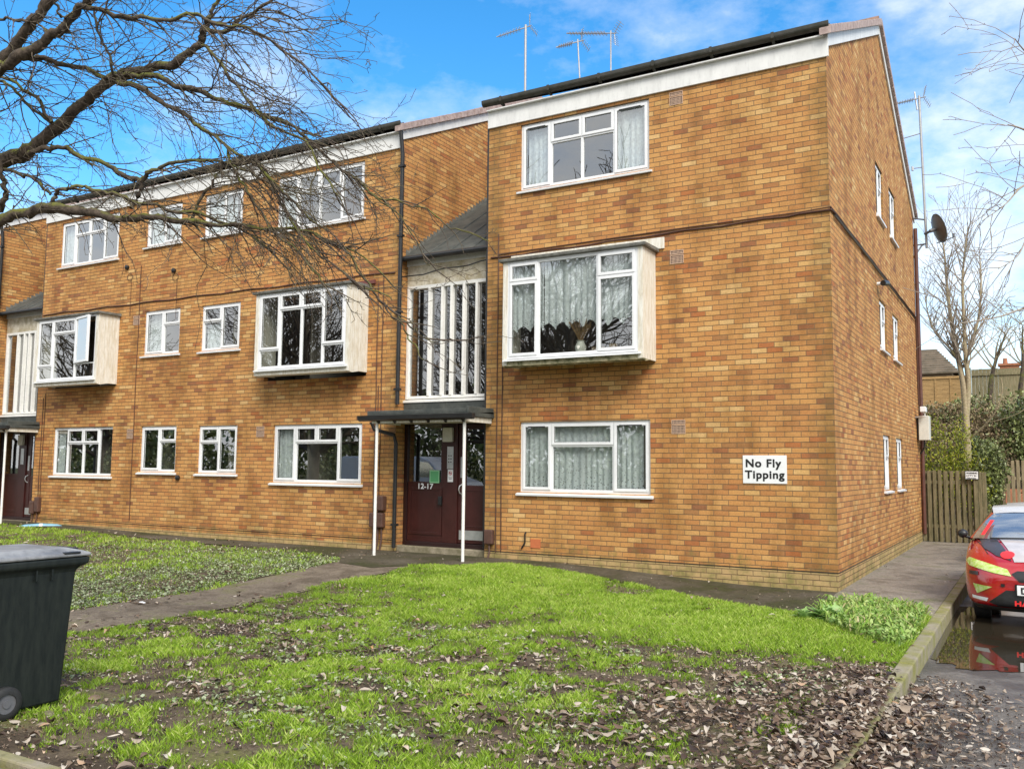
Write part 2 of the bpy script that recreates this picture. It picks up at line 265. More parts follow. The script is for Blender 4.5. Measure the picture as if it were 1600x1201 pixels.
# ------------------------------------------------------------------ mesh builder
def tag(o, label=None, cat=None, group=None, kind=None):
    if label: o['label'] = label
    if cat: o['category'] = cat
    if group: o['group'] = group
    if kind: o['kind'] = kind
    return o
def empty(name, loc, label=None, cat=None, group=None):
    o = bpy.data.objects.new(name, None); o.location = loc; o.empty_display_size = .2; COL.objects.link(o)
    return tag(o, label, cat, group)
FAC = lambda u, d, z: (u, -d, z)                 # street front, faces -Y
def SIDE(X): return lambda u, d, z: (X+d, u, z)  # end walls, face +X
IDN = lambda x, y, z: (x, y, z)
class MB:
    def __init__(s, f=IDN): s.v = []; s.f = []; s.fn = f
    def P(s, *p): s.v.append(s.fn(*p)); return len(s.v)-1
    def quad(s, *ps): s.f.append([s.P(*p) for p in ps])
    def box(s, a0, a1, b0, b1, c0, c1):
        i = [s.P(a, b, c) for a in (a0, a1) for b in (b0, b1) for c in (c0, c1)]
        for q in ((0, 1, 3, 2), (4, 6, 7, 5), (0, 4, 5, 1), (2, 3, 7, 6), (0, 2, 6, 4), (1, 5, 7, 3)): s.f.append([i[k] for k in q])
    def prism(s, poly, lo, hi, ax=1):
        def mk(p, t): q = [p[0], p[1]]; q.insert(ax, t); return s.P(*q)
        A = [mk(p, lo) for p in poly]; B = [mk(p, hi) for p in poly]; n = len(poly)
        s.f.append(A[::-1]); s.f.append(B)
        for i in range(n): s.f.append([A[i], A[(i+1) % n], B[(i+1) % n], B[i]])
    def ring(s, u0, u1, z0, z1, w, d0, d1, wb=None):
        wb = w if wb is None else wb
        s.box(u0, u0+w, d0, d1, z0, z1); s.box(u1-w, u1, d0, d1, z0, z1)
        s.box(u0+w, u1-w, d0, d1, z0, z0+wb); s.box(u0+w, u1-w, d0, d1, z1-w, z1)
    def tube(s, pts, r, n=8, cap=True):
        pts = [Vector(s.fn(*p)) for p in pts]; m = len(pts)
        rs = r if isinstance(r, (list, tuple)) else [r]*m
        base = len(s.v); t0 = None
        for i, p in enumerate(pts):
            t = (pts[min(i+1, m-1)]-pts[max(i-1, 0)]).normalized()
            if t0 is None:
                a = Vector((0, 0, 1)) if abs(t.z) < .9 else Vector((1, 0, 0)); x = t.cross(a).normalized()
            else: x = (x - t*x.dot(t)).normalized()
            t0 = t; y = t.cross(x)
            for k in range(n):
                c = 2*math.pi*k/n; s.v.append(tuple(p + (x*math.cos(c)+y*math.sin(c))*rs[i]))
        for i in range(m-1):
            for k in range(n):
                k2 = (k+1) % n; s.f.append([base+i*n+k, base+i*n+k2, base+(i+1)*n+k2, base+(i+1)*n+k])
        if cap:
            s.f.append([base+k for k in range(n)][::-1]); s.f.append([base+(m-1)*n+k for k in range(n)])
    def lathe(s, prof, c, ax='x', n=24):
        """prof: (radius, along) pairs, closed ring of quads round an axis through c"""
        base = len(s.v); m = len(prof)
        for (r, a) in prof:
            for k in range(n):
                t = 2*math.pi*k/n; q = (a, r*math.cos(t), r*math.sin(t)) if ax == 'x' else ((r*math.cos(t), a, r*math.sin(t)) if ax == 'y' else (r*math.cos(t), r*math.sin(t), a))
                s.P(c[0]+q[0], c[1]+q[1], c[2]+q[2])
        for i in range(m-1):
            for k in range(n):
                k2 = (k+1) % n; s.f.append([base+i*n+k, base+i*n+k2, base+(i+1)*n+k2, base+(i+1)*n+k])
        s.f.append([base+k for k in range(n)]); s.f.append([base+(m-1)*n+k for k in range(n)][::-1])
    def build(s, name, m, parent=None, smooth=False, bevel=0, label=None, recalc=True, sub=0):
        me = bpy.data.meshes.new(name); me.from_pydata(s.v, [], s.f)
        if recalc:
            bm = bmesh.new(); bm.from_mesh(me); bmesh.ops.recalc_face_normals(bm, faces=bm.faces[:]); bm.to_mesh(me); bm.free()
        me.materials.append(m); o = bpy.data.objects.new(name, me); COL.objects.link(o)
        if smooth:
            me.polygons.foreach_set('use_smooth', [True]*len(me.polygons))
            if not sub: me.set_sharp_from_angle(angle=math.radians(50))
        if parent:
            o.parent = parent
            if parent.type == 'EMPTY': o.matrix_parent_inverse = Matrix.LocRotScale(parent.location, parent.rotation_euler, None).inverted()
        if bevel:
            b = o.modifiers.new('bevel', 'BEVEL'); b.width = bevel; b.segments = 2; b.limit_method = 'ANGLE'
        if sub:
            b = o.modifiers.new('sub', 'SUBSURF'); b.levels = sub; b.render_levels = sub
        if label: o['label'] = label
        return o
def text(name, s, size, m, parent, origin, xdir, zdir, nrm, bold=.0, space=1.0, align='LEFT', line=1.0, depth=.002, sx=1.0):
    c = bpy.data.curves.new(name, 'FONT'); c.body = s; c.size = size; c.extrude = depth; c.space_character = space; c.align_x = align; c.space_line = line
    t = bpy.data.objects.new('t', c); COL.objects.link(t); bpy.context.view_layer.update()
    me = bpy.data.meshes.new_from_object(t.evaluated_get(bpy.context.evaluated_depsgraph_get())); bpy.data.objects.remove(t)
    X = Vector(xdir).normalized(); Z = Vector(zdir).normalized(); Nn = Vector(nrm).normalized(); O = Vector(origin)
    if bold:
        bm = bmesh.new()
        for i, (a, b) in enumerate(((-1, -1), (1, -1), (-1, 1), (1, 1), (0, 0), (1, 0), (-1, 0), (0, 1), (0, -1))):
            n0 = len(bm.verts); bm.from_mesh(me); bm.verts.ensure_lookup_table()
            for v in bm.verts[n0:]: v.co.x += a*bold; v.co.y += b*bold; v.co.z += i*.00015
        bm.to_mesh(me); bm.free()
    for v in me.vertices:
        p = v.co.copy(); v.co = O + X*(p.x*sx) + Z*p.y + Nn*p.z
    me.name = name; me.materials.clear(); me.materials.append(m)
    o = bpy.data.objects.new(name, me); COL.objects.link(o); o.parent = parent
    if parent.type == 'EMPTY': o.matrix_parent_inverse = Matrix.LocRotScale(parent.location, parent.rotation_euler, None).inverted()
    return o
def nmesh(name, v, f, m, parent=None, tint=None, kind=None, smooth=False):
    """big meshes straight from numpy arrays; f is (n,k)"""
    me = bpy.data.meshes.new(name); v = np.asarray(v, np.float32); f = np.asarray(f, np.int32); k = f.shape[1]
    me.vertices.add(len(v)); me.vertices.foreach_set('co', v.ravel()); me.loops.add(f.size); me.loops.foreach_set('vertex_index', f.ravel())
    me.polygons.add(len(f)); me.polygons.foreach_set('loop_start', np.arange(0, f.size, k, dtype=np.int32))
    if smooth: me.polygons.foreach_set('use_smooth', np.ones(len(f), bool))
    me.update(calc_edges=True)
    if tint is not None:
        a = me.attributes.new('tint', 'FLOAT', 'FACE'); a.data.foreach_set('value', np.asarray(tint, np.float32))
    me.materials.append(m); o = bpy.data.objects.new(name, me); COL.objects.link(o)
    if parent:
        o.parent = parent
        if parent.type == 'EMPTY': o.matrix_parent_inverse = Matrix.Translation(parent.location).inverted()
    if kind: o['kind'] = kind
    return o
class Tubes:      # many fine tubes quickly
    def __init__(s): s.v = []; s.f = []; s.n = 0
    def add(s, pts, rad, k=4):
        p = np.asarray(pts, float); r = np.asarray(rad, float); m = len(p)
        t = np.gradient(p, axis=0); t /= np.linalg.norm(t, axis=1)[:, None]+1e-9
        a = np.array([.31, .22, .93]) if abs(t[0] @ np.array([.31, .22, .93])) < .95 else np.array([1., 0, 0])
        x = np.cross(t, a); x /= np.linalg.norm(x, axis=1)[:, None]+1e-9; y = np.cross(t, x)
        an = np.arange(k)*2*np.pi/k
        ring = p[:, None, :] + r[:, None, None]*(np.cos(an)[None, :, None]*x[:, None, :] + np.sin(an)[None, :, None]*y[:, None, :])
        s.v.append(ring.reshape(-1, 3)); i = np.arange(m-1)[:, None]*k; j = np.arange(k)[None, :]; j2 = (j+1) % k
        s.f.append(np.stack([i+j, i+j2, i+k+j2, i+k+j], -1).reshape(-1, 4)+s.n); s.n += m*k
    def build(s, name, m, parent=None, kind=None, smooth=True): return nmesh(name, np.concatenate(s.v), np.concatenate(s.f), m, parent, kind=kind, smooth=smooth)
# ================================================================== THE BUILDING
B = empty('apartment_building', (-6, 5, 0), 'three storey orange brick apartment block with white windows and a porch between its two wings', 'building')
D, RY, SL, EZ = 10.4, 5.25, .472, 7.62          # depth, ridge position, roof slope, eaves height
XR0, XL1, XL0, XN1 = -5.62, -7.52, -18.35, -20.25
def wall(name, fn, u0, u1, z0, z1, holes, top=None, rev=.11, label=None):
    mb = MB(fn)
    us = sorted({u0, u1, *[h[0] for h in holes], *[h[1] for h in holes]}); zs = sorted({z0, z1, *[h[2] for h in holes], *[h[3] for h in holes]})
    for i in range(len(us)-1):
        for j in range(len(zs)-1):
            a, b, c, d = us[i], us[i+1], zs[j], zs[j+1]; mu, mz = (a+b)/2, (c+d)/2
            if any(h[0] < mu < h[1] and h[2] < mz < h[3] for h in holes): continue
            mb.quad((a, 0, c), (b, 0, c), (b, 0, d), (a, 0, d))
    for (a, b, c, d) in holes:
        mb.quad((a, 0, c), (a, -rev, c), (a, -rev, d), (a, 0, d)); mb.quad((b, 0, c), (b, 0, d), (b, -rev, d), (b, -rev, c))
        mb.quad((a, 0, c), (b, 0, c), (b, -rev, c), (a, -rev, c)); mb.quad((a, 0, d), (a, -rev, d), (b, -rev, d), (b, 0, d))
    if top: mb.f.append([mb.P(u, 0, z) for u, z in top])
    return mb.build(name, BRICK, B, recalc=False, label=label)
ROOMW = mat('room_plaster', (.20, .18, .15), .9, noise=.2, nscale=2); ROOMF = mat('room_floor', (.16, .12, .09), .9, noise=.2)
for (xa_, xb_) in ((XR0+.01, -.01), (XL0+.01, XL1-.01)):
    m = MB(); m.quad((xa_, 1.9, 0), (xb_, 1.9, 0), (xb_, 1.9, 7.6), (xa_, 1.9, 7.6)); m.build('room_wall', ROOMW, B, recalc=False)
    for z in (.2, 2.75, 5.3, 7.62): m = MB(); m.box(xa_, xb_, .13, 1.89, z-.05, z+.05); m.build('room_floor', ROOMF if z < 7 else ROOMW, B)
    x = xa_+.01
    for x in np.linspace(xa_+.005, xb_-.06, 3 if xb_ > -1 else 6): m = MB(); m.box(x, x+.05, .13, 1.89, .26, 7.56); m.build('room_wall', ROOMW, B)
m = MB(); m.quad((-1.4, 2.0, 0), (-1.4, D-.1, 0), (-1.4, D-.1, 7.6), (-1.4, 2.0, 7.6)); m.build('room_wall', ROOMW, B, recalc=False)
# --- windows
NETS = {}
def curtain(win, fn, u0, u1, z0, z1, m, dd, folds=11, amp=.02, scallop=0, gather=0):
    nu, nz = max(30, int((u1-u0)*60)), 14
    v = []; ph = random.random()*6
    for i in range(nu+1):
        t = i/nu; u = u0+(u1-u0)*t
        d = amp*math.sin(t*folds*(u1-u0)*6.28+ph+1.1*math.sin(t*9+ph)) + amp*.5*math.sin(t*folds*2.7*(u1-u0)*6.28)
        zb = z0 + (scallop*abs(math.sin(t*(u1-u0)*13+ph)) if scallop else 0)
        for j in range(nz+1):
            z = zb+(z1-zb)*j/nz; v.append(fn(u, dd+d*(1-.3*j/nz), z))
    f = [[i*(nz+1)+j, (i+1)*(nz+1)+j, (i+1)*(nz+1)+j+1, i*(nz+1)+j+1] for i in range(nu) for j in range(nz)]
    return nmesh('net_curtain', v, f, m, win, smooth=True)
def window(fn, u0, u1, z0, z1, cells, dep=-.035, sill=True, name='window', parent=None, nets=None, outer=.038, cw=.045, vents=(), label=None, frame_mat=None):
    """cells: (fu0,fu1,fz0,fz1,kind) kind f fixed, s sash, o open sash; z fractions from the top"""
    par = parent or B; fm = frame_mat or UPVC
    fr = MB(fn); d0, d1 = dep-.06, dep
    fr.ring(u0, u1, z0, z1, outer, d0, d1)
    iu0, iu1, iz0, iz1 = u0+outer-.004, u1-outer+.004, z0+outer-.004, z1-outer+.004
    U = lambda t: iu0+(iu1-iu0)*t; Z = lambda t: iz1-(iz1-iz0)*t
    for c in cells:
        a, b, t, l = U(c[0]), U(c[1]), Z(c[2]), Z(c[3])
        if c[4] in 'sf': fr.ring(a, b, l, t, .018 if c[4] == 's' else .022, d0+.004, d1-.003)
    win = fr.build(name, fm, par, bevel=.003, label=label)
    for c in cells:
        a, b, t, l = U(c[0]), U(c[1]), Z(c[2]), Z(c[3])
        if c[4] == 's':
            sm = MB(fn); g = .007; sm.ring(a+g, b-g, l+g, t-g, cw, d1-.045, d1+.014); sm.build('sash', fm, win, bevel=.004)
            w = cw+g; p = MB(fn); p.quad((a+w, d1-.012, l+w), (b-w, d1-.012, l+w), (b-w, d1-.012, t-w), (a+w, d1-.012, t-w)); p.build('pane', GLASS, win, recalc=False)
            gk = MB(fn); gk.ring(a+w-.004, b-w+.004, l+w-.004, t-w+.004, .008, d1-.014, d1-.004); gk.build('gasket', BLACKP, win)
        elif c[4] == 'f':
            w = .021; p = MB(fn); p.quad((a+w, d1-.03, l+w), (b-w, d1-.03, l+w), (b-w, d1-.03, t-w), (a+w, d1-.03, t-w)); p.build('pane', GLASS, win, recalc=False)
        elif c[4] == 'o':       # casement standing open, hinged on its left
            an = math.radians(13); ca, sa = math.cos(an), math.sin(an)
            h = lambda q, d, z, A=a: fn(A+q*ca-(d-d1)*sa*1, d1+.01+q*sa+(d-d1)*ca, z)
            sm = MB(h); sm.ring(0, b-a, l, t, .05, d1-.045, d1+.01); sm.build('sash', fm, win, bevel=.004)
            p = MB(h); p.quad((.05, d1-.015, l+.05), (b-a-.05, d1-.015, l+.05), (b-a-.05, d1-.015, t-.05), (.05, d1-.015, t-.05)); p.build('pane', GLASS, win, recalc=False)
    for (a, b) in vents:
        v = MB(fn); v.box(U(a), U(b), d1+.012, d1+.026, z1-outer-.052, z1-outer-.036); v.build('trickle_vent', BLACKP if frame_mat is None else UPVC, win)
    if sill:
        s = MB(fn); s.prism([(dep-.04, z0-.002), (dep-.04, z0-.045), (.05, z0-.06), (.055, z0-.03), (dep, z0-.002)], u0-.05, u1+.05, 0); s.build('sill', fm, win, bevel=.003)
    if nets:
        for n in nets: curtain(win, fn, U(n[0])+.01, U(n[1])-.01, Z(n[3]), Z(n[2]), n[4], dep-.105, *(n[5:] or ()))
    return win
C4 = [(0, .235, 0, 1, 's'), (.235, .49, 0, .33, 's'), (.49, .745, 0, .33, 's'), (.235, .49, .33, 1, 'f'), (.49, .745, .33, 1, 'f'), (.745, 1, 0, 1, 's')]
CG = [(0, .24, 0, 1, 's'), (.24, .735, 0, .33, 's'), (.24, .735, .33, 1, 'f'), (.735, 1, 0, 1, 's')]
CG2 = [(0, .245, 0, 1, 's'), (.245, .495, 0, .30, 's'), (.495, .74, 0, .30, 's'), (.245, .74, .30, 1, 'f'), (.74, 1, 0, 1, 's')]
C41 = [(0, .22, 0, 1, 'f'), (.22, .5, 0, .32, 's'), (.5, .77, 0, .32, 's'), (.22, .5, .32, 1, 'f'), (.5, .77, .32, 1, 'f'), (.77, 1, 0, 1, 'f')]
CLs = [(0, .52, 0, 1, 's'), (.52, 1, 0, .33, 's'), (.52, 1, .33, 1, 'f')]
CRs = [(0, .5, 0, .35, 's'), (0, .5, .35, 1, 'f'), (.5, 1, 0, 1, 's')]
C2 = [(0, .5, 0, 1, 'f'), (.5, 1, 0, 1, 's')]
netA = net_material('net_curtain_plain', -9, -8, .9)
netG = net_material('lace_net_curtain', 1.35, 1.9, .9)
netB = net_material('scalloped_lace_curtain', 3.8, 4.2, .9)
BLIND = mat('white_blind', (.72, .77, .8), .8, noise=.06, nscale=3)
def blind(win, fn, u0, u1, z0, z1, d=-.13): b = MB(fn); b.quad((u0, d, z0), (u1, d, z0), (u1, d, z1), (u0, d, z1)); b.build('roller_blind', BLIND, win, recalc=False)
def Wd(tlx, tly, brx, bry, avg=True):
    a, b = onY(tlx, tly), onY(brx, bry); return (a.x, b.x, b.z, a.z)
# facade windows: (u0,u1,z0,z1)
R3 = (-4.99, -2.675, 6.29, 7.43); R1 = (-4.955, -2.68, 1.25, 2.39)
L4 = (-10.52, -8.29, 1.32, 2.43); L3 = (-12.66, -11.52, 1.47, 2.45); L2 = (-14.49, -13.34, 1.48, 2.465); L1 = (-17.63, -15.45, 1.37, 2.475)
M3 = (-12.71, -11.56, 4.01, 4.975); M2 = (-14.54, -13.38, 4.02, 5.0)
U4 = (-10.62, -8.38, 6.31, 7.40); U3 = (-12.75, -11.6, 6.46, 7.36); U2 = (-14.62, -13.46, 6.46, 7.34); U1 = (-17.76, -15.58, 6.33, 7.41)
BR = (-5.25, -2.6); BN = (-10.83, -8.23); BFb = (-17.95, -15.42)   # bay openings
GZ = [(1.30, 2.30), (3.87, 4.78), (6.34, 7.36)]; GY = [(4.45, 5.32), (6.2, 7.12)]
wall('wall', FAC, XR0, 0, -.15, EZ+.2, [R3, R1, (BR[0], BR[1], 3.3, 4.95)], label='street wall of the right wing')
wall('wall', FAC, XL0, XL1, -.15, EZ+.2, [L1, L2, L3, L4, M2, M3, U1, U2, U3, U4, (BN[0], BN[1], 3.3, 4.9), (BFb[0], BFb[1], 3.4, 4.95)], label='street wall of the left wing')
wall('wall', FAC, -27, XN1, -.15, EZ+.2, [])
gh = [(a, b, c, d) for (a, b) in GY for (c, d) in GZ]
gt = [(0, EZ+.2), (D, EZ+.2), (D, EZ+.05), (D, EZ+.2), (RY, EZ+.16+SL*RY)]
gt = [(0, EZ+.2), (D, EZ+.2), (RY, EZ+.16+SL*RY)]
wall('wall', SIDE(0), 0, D, -.15, EZ+.2, gh, gt, label='gable end wall')
for X in (XL1, XN1): wall('wall', SIDE(X), 0, D, -.15, EZ+.2, [], gt)
for X in (XR0, XL0): wall('wall', SIDE(X), 0, D, -.15, EZ+.2, [], gt)
b_ = MB(); b_.quad((-27, D, -.15), (0, D, -.15), (0, D, EZ+.2), (-27, D, EZ+.2)); b_.build('wall', BRICK, B, recalc=False)
window(FAC, *R3, C4, nets=[(.02, .235, .04, .97, netA, 9, .022), (.745, .98, .04, .97, netA, 9, .022)], vents=[(.04, .19), (.785, .95)])
window(FAC, *R1, CG, nets=[(.0, .24, .02, .99, netG, 9, .022), (.24, .735, .02, .99, netG, 9, .02), (.735, 1, .02, .99, netG, 9, .022)], vents=[(.05, .19), (.78, .95)])
window(FAC, *L4, CG2, nets=[(.0, .2, .02, .98, netA, 7, .02)], vents=[(.78, .96)])
window(FAC, *L3, CRs); window(FAC, *L2, CLs); window(FAC, *L1, C41, nets=[(0, .12, .02, .98, netA, 8, .02)])
window(FAC, *M3, CRs, nets=[(.0, .45, .4, .98, netA, 8, .02)]); window(FAC, *M2, CLs, nets=[(0, .5, .02, .98, netA, 8, .02)])
window(FAC, *U4, C4, nets=[(.0, .2, .02, .98, netA, 8, .02)])
w_ = window(FAC, *U3, C2); blind(w_, FAC, U3[0]+.05, U3[1]-.05, U3[2]+.05, U3[3]-.04)
w_ = window(FAC, *U2, C2); blind(w_, FAC, U2[0]+.05, U2[1]-.05, U2[2]+.05, U2[3]-.04)
window(FAC, *U1, C4, nets=[(0, .22, .02, .98, netA, 8, .02)])
for k, (z0, z1) in enumerate(GZ):
    for (a, b) in GY: window(SIDE(0), a, b, z0, z1, [(0, .5, 0, 1, 's'), (.5, 1, 0, .4, 's'), (.5, 1, .4, 1, 'f')], nets=[(0, .98, .02, .98, netA, 8, .02)] if k == 0 else None, cw=.04)
# --- bay windows
def bay(u0, u1, z0, z1, cells, dep, nets=None, roofmat=LEAD, underm=OLDP, vents=(), topz=None, lab=None, board=None):
    f0, f1 = u0-.02, u1+.02; th = .045
    fr = MB(FAC)
    fr.box(f0+.03, f1-.03, .001, dep-.05, z0-.0, z0+.03); 
    bayo = fr.build('bay_window', OLDP, B, label=lab)
    s = MB(FAC)                      # boarded cheeks with plank grooves
    for uu, sg in ((f0, 1), (f1, -1)):
        s = MB(FAC); a, b = sorted((uu, uu+sg*th)); n = 4
        for k in range(n):
            d0_ = .0+(dep-.055)*k/n; d1_ = (dep-.055)*(k+1)/n-.004
            s.box(a, b, d0_, d1_, z0-.1, z1+.02)
        s.build('side_panel', OLDP, bayo, bevel=.003)
    for a in (f0, f1-.085): c = MB(FAC); c.box(a, a+.085, dep-.055, dep, z0-.1, z1+.02); c.build('corner_post', OLDP, bayo, bevel=.003)
    u = MB(FAC); u.prism([(dep-.002, z0-.015), (dep-.002, z0-.115), (dep-.1, z0-.135), (.0, z0-.06), (.0, z0-.02)], f0+.001, f1-.001, 0); u.build('underside', underm, bayo)
    rf = MB(FAC); rf.prism([(.0, z1+.085), (.0, z1+.02), (dep+.05, z1+.02), (dep+.06, z1+.07)], f0-.06, f1+.06, 0)
    rf.build('flat_roof', roofmat, bayo, bevel=.01)
    window(FAC, f0+.085, f1-.085, z0, z1+.018, cells, dep=dep-.006, parent=bayo, name='window_frame', nets=None, sill=False, vents=vents)
    sl = MB(FAC); sl.prism([(dep-.05, z0), (dep-.05, z0-.03), (dep+.05, z0-.045), (dep+.05, z0-.02)], f0+.03, f1-.03, 0); sl.build('sill', UPVC, bayo, bevel=.003)
    for n in nets or (): curtain(bayo, FAC, *n)
    return bayo
cR = [(0, .24, 0, .2, 's'), (0, .24, .2, 1, 's'), (.24, .715, 0, 1, 'f'), (.715, 1, 0, .235, 's'), (.715, 1, .235, 1, 's')]
bz0, bz1 = 3.37, 4.93
bayR = bay(-4.98, -2.60, bz0, bz1, cR, .52, nets=[(-4.9, -4.3, 3.80, 4.9, netB, .41, 9, .02, .1), (-4.28, -3.35, 3.80, 4.9, netB, .41, 9, .02, .12), (-3.33, -2.72, 3.80, 4.9, netB, .41, 9, .02, .12)],
    underm=MOSSY, lab='oriel with lace curtains, first floor of the right wing')
lt = MB(FAC); lt.box(-5.14, -2.43, .001, .035, 5.0, 5.175); lt.build('lintel_board', OLDP, bayR, bevel=.004)
cN = [(0, .245, 0, .76, 's'), (0, .245, .76, 1, 'f'), (.245, .5, 0, .22, 's'), (.5, .75, 0, .22, 's'), (.245, .5, .22, 1, 'f'), (.5, .75, .22, 1, 'f'), (.75, 1, 0, .74, 's'), (.75, 1, .74, 1, 'f')]
bayN = bay(-10.55, -8.23, 3.46, 4.9, cN, .52, lab='oriel with white framed panes beside the porch')
lt = MB(FAC); lt.box(-10.75, -8.05, .001, .045, 5.0, 5.07); lt.build('lintel_board', mat('maroon_timber', (.16, .05, .04), .7, noise=.3), bayN)
cF = [(0, .26, 0, .78, 's'), (0, .26, .78, 1, 'f'), (.26, .66, 0, .24, 's'), (.26, .66, .24, 1, 'f'), (.66, 1, 0, .76, 'o'), (.66, 1, .76, 1, 'f')]
bay(-17.68, -15.42, 3.52, 4.93, cF, .52, lab='oriel with its right casement open, far end of the left wing')
# --- roofs
def roof(xa, xb, verge_x):
    y0, y1 = -.05, D+.05; z0 = EZ+.28+SL*y0; zr = EZ+.28+SL*RY; th = .05
    r = MB(); n = int((xb-xa)/.30)
    # tiled slopes: courses as low steps
    nc = 18
    for side in (0, 1):
        for k in range(nc):
            ya = y0+(RY-y0)*k/nc; yb = y0+(RY-y0)*(k+1)/nc
            za = z0+(zr-z0)*k/nc; zb = z0+(zr-z0)*(k+1)/nc
            if side: ya, yb = 2*RY-ya, 2*RY-yb
            r.prism([(ya, za-.01), (ya, za+.035), (yb, zb+.012), (yb, zb-.01)], xa, xb, 0)
    ro = r.build('roof', TILE, B)
    rt = MB(); rt.tube([(xa, RY, zr+.02), (xb, RY, zr+.02)], .09, 10); rt.build('ridge_tile', TILE, ro)
    f = MB(FAC); f.box(xa+.03, xb-.003, .004, .036, EZ-.14, EZ+.19); f.build('fascia', PAINT, B, bevel=.004)
    so = MB(FAC); so.box(xa+.04, xb-.06, .0365, .10, EZ+.145, EZ+.165); so.build('soffit', PAINT, B)
    g = MB(FAC); pr = [(.095+.058*math.cos(t), EZ+.245+.062*math.sin(t)) for t in [math.pi+math.pi*i/8 for i in range(9)]] + [(.15, EZ+.262), (.16, EZ+.24)]
    pr = [(.036, EZ+.325)]+[(.098+.062*math.cos(t), EZ+.295+.068*math.sin(t)) for t in [math.pi+math.pi*i/10 for i in range(11)]]+[(.162, EZ+.325), (.152, EZ+.325), (.098, EZ+.25), (.05, EZ+.325)]
    g.prism(pr, xa-.03, xb+.03, 0); go = g.build('gutter', GUTTER, B)
    x = xa+.35
    while x < xb:
        br = MB(FAC); br.prism([(.03, EZ+.20), (.098, EZ+.205), (.164, EZ+.25), (.170, EZ+.335), (.164, EZ+.335), (.158, EZ+.25), (.098, EZ+.22), (.03, EZ+.24)], x-.022, x+.022, 0); x += .92
        br.build('gutter_bracket', GUTTER, go)
    return zr
def verge(X, front=True):
    """white bargeboard and ribbed verge tiles on the end wall at X"""
    for sgn in (0, 1):
        ys = [.0, RY] if not sgn else [RY, D+.1]
        def zz(y): return EZ+.02+SL*(y if y <= RY else 2*RY-y)
        m = MB(SIDE(X)); m.prism([(ys[0], zz(ys[0])), (ys[1], zz(ys[1])), (ys[1], zz(ys[1])+.2), (ys[0], zz(ys[0])+.2)], .003, .035, 1)
        bo = m.build('bargeboard', PAINT, B, bevel=.003)
        t = MB(SIDE(X)); n = 22
        for k in range(n):
            ya = -.14+(RY+.14)*k/n; yb = -.14+(RY+.14)*(k+1)/n-.022
            if sgn: ya, yb = 2*RY-ya, 2*RY-yb
            za = EZ+.235+SL*(min(ya, 2*RY-ya)); zb = EZ+.235+SL*(min(yb, 2*RY-yb))
            t.prism([(ya, za-.03), (yb, zb-.03), (yb, zb+.09), (ya, za+.10)], -.06, .095, 1)
        t.build('verge_tile', VERGE, bo, bevel=.004)
roof(XR0-.04, 0.04, 0); roof(XL0-.04, XL1+.04, 0); roof(-27, XN1+.04, 0)
for X in (0, XL1, XN1): verge(X)
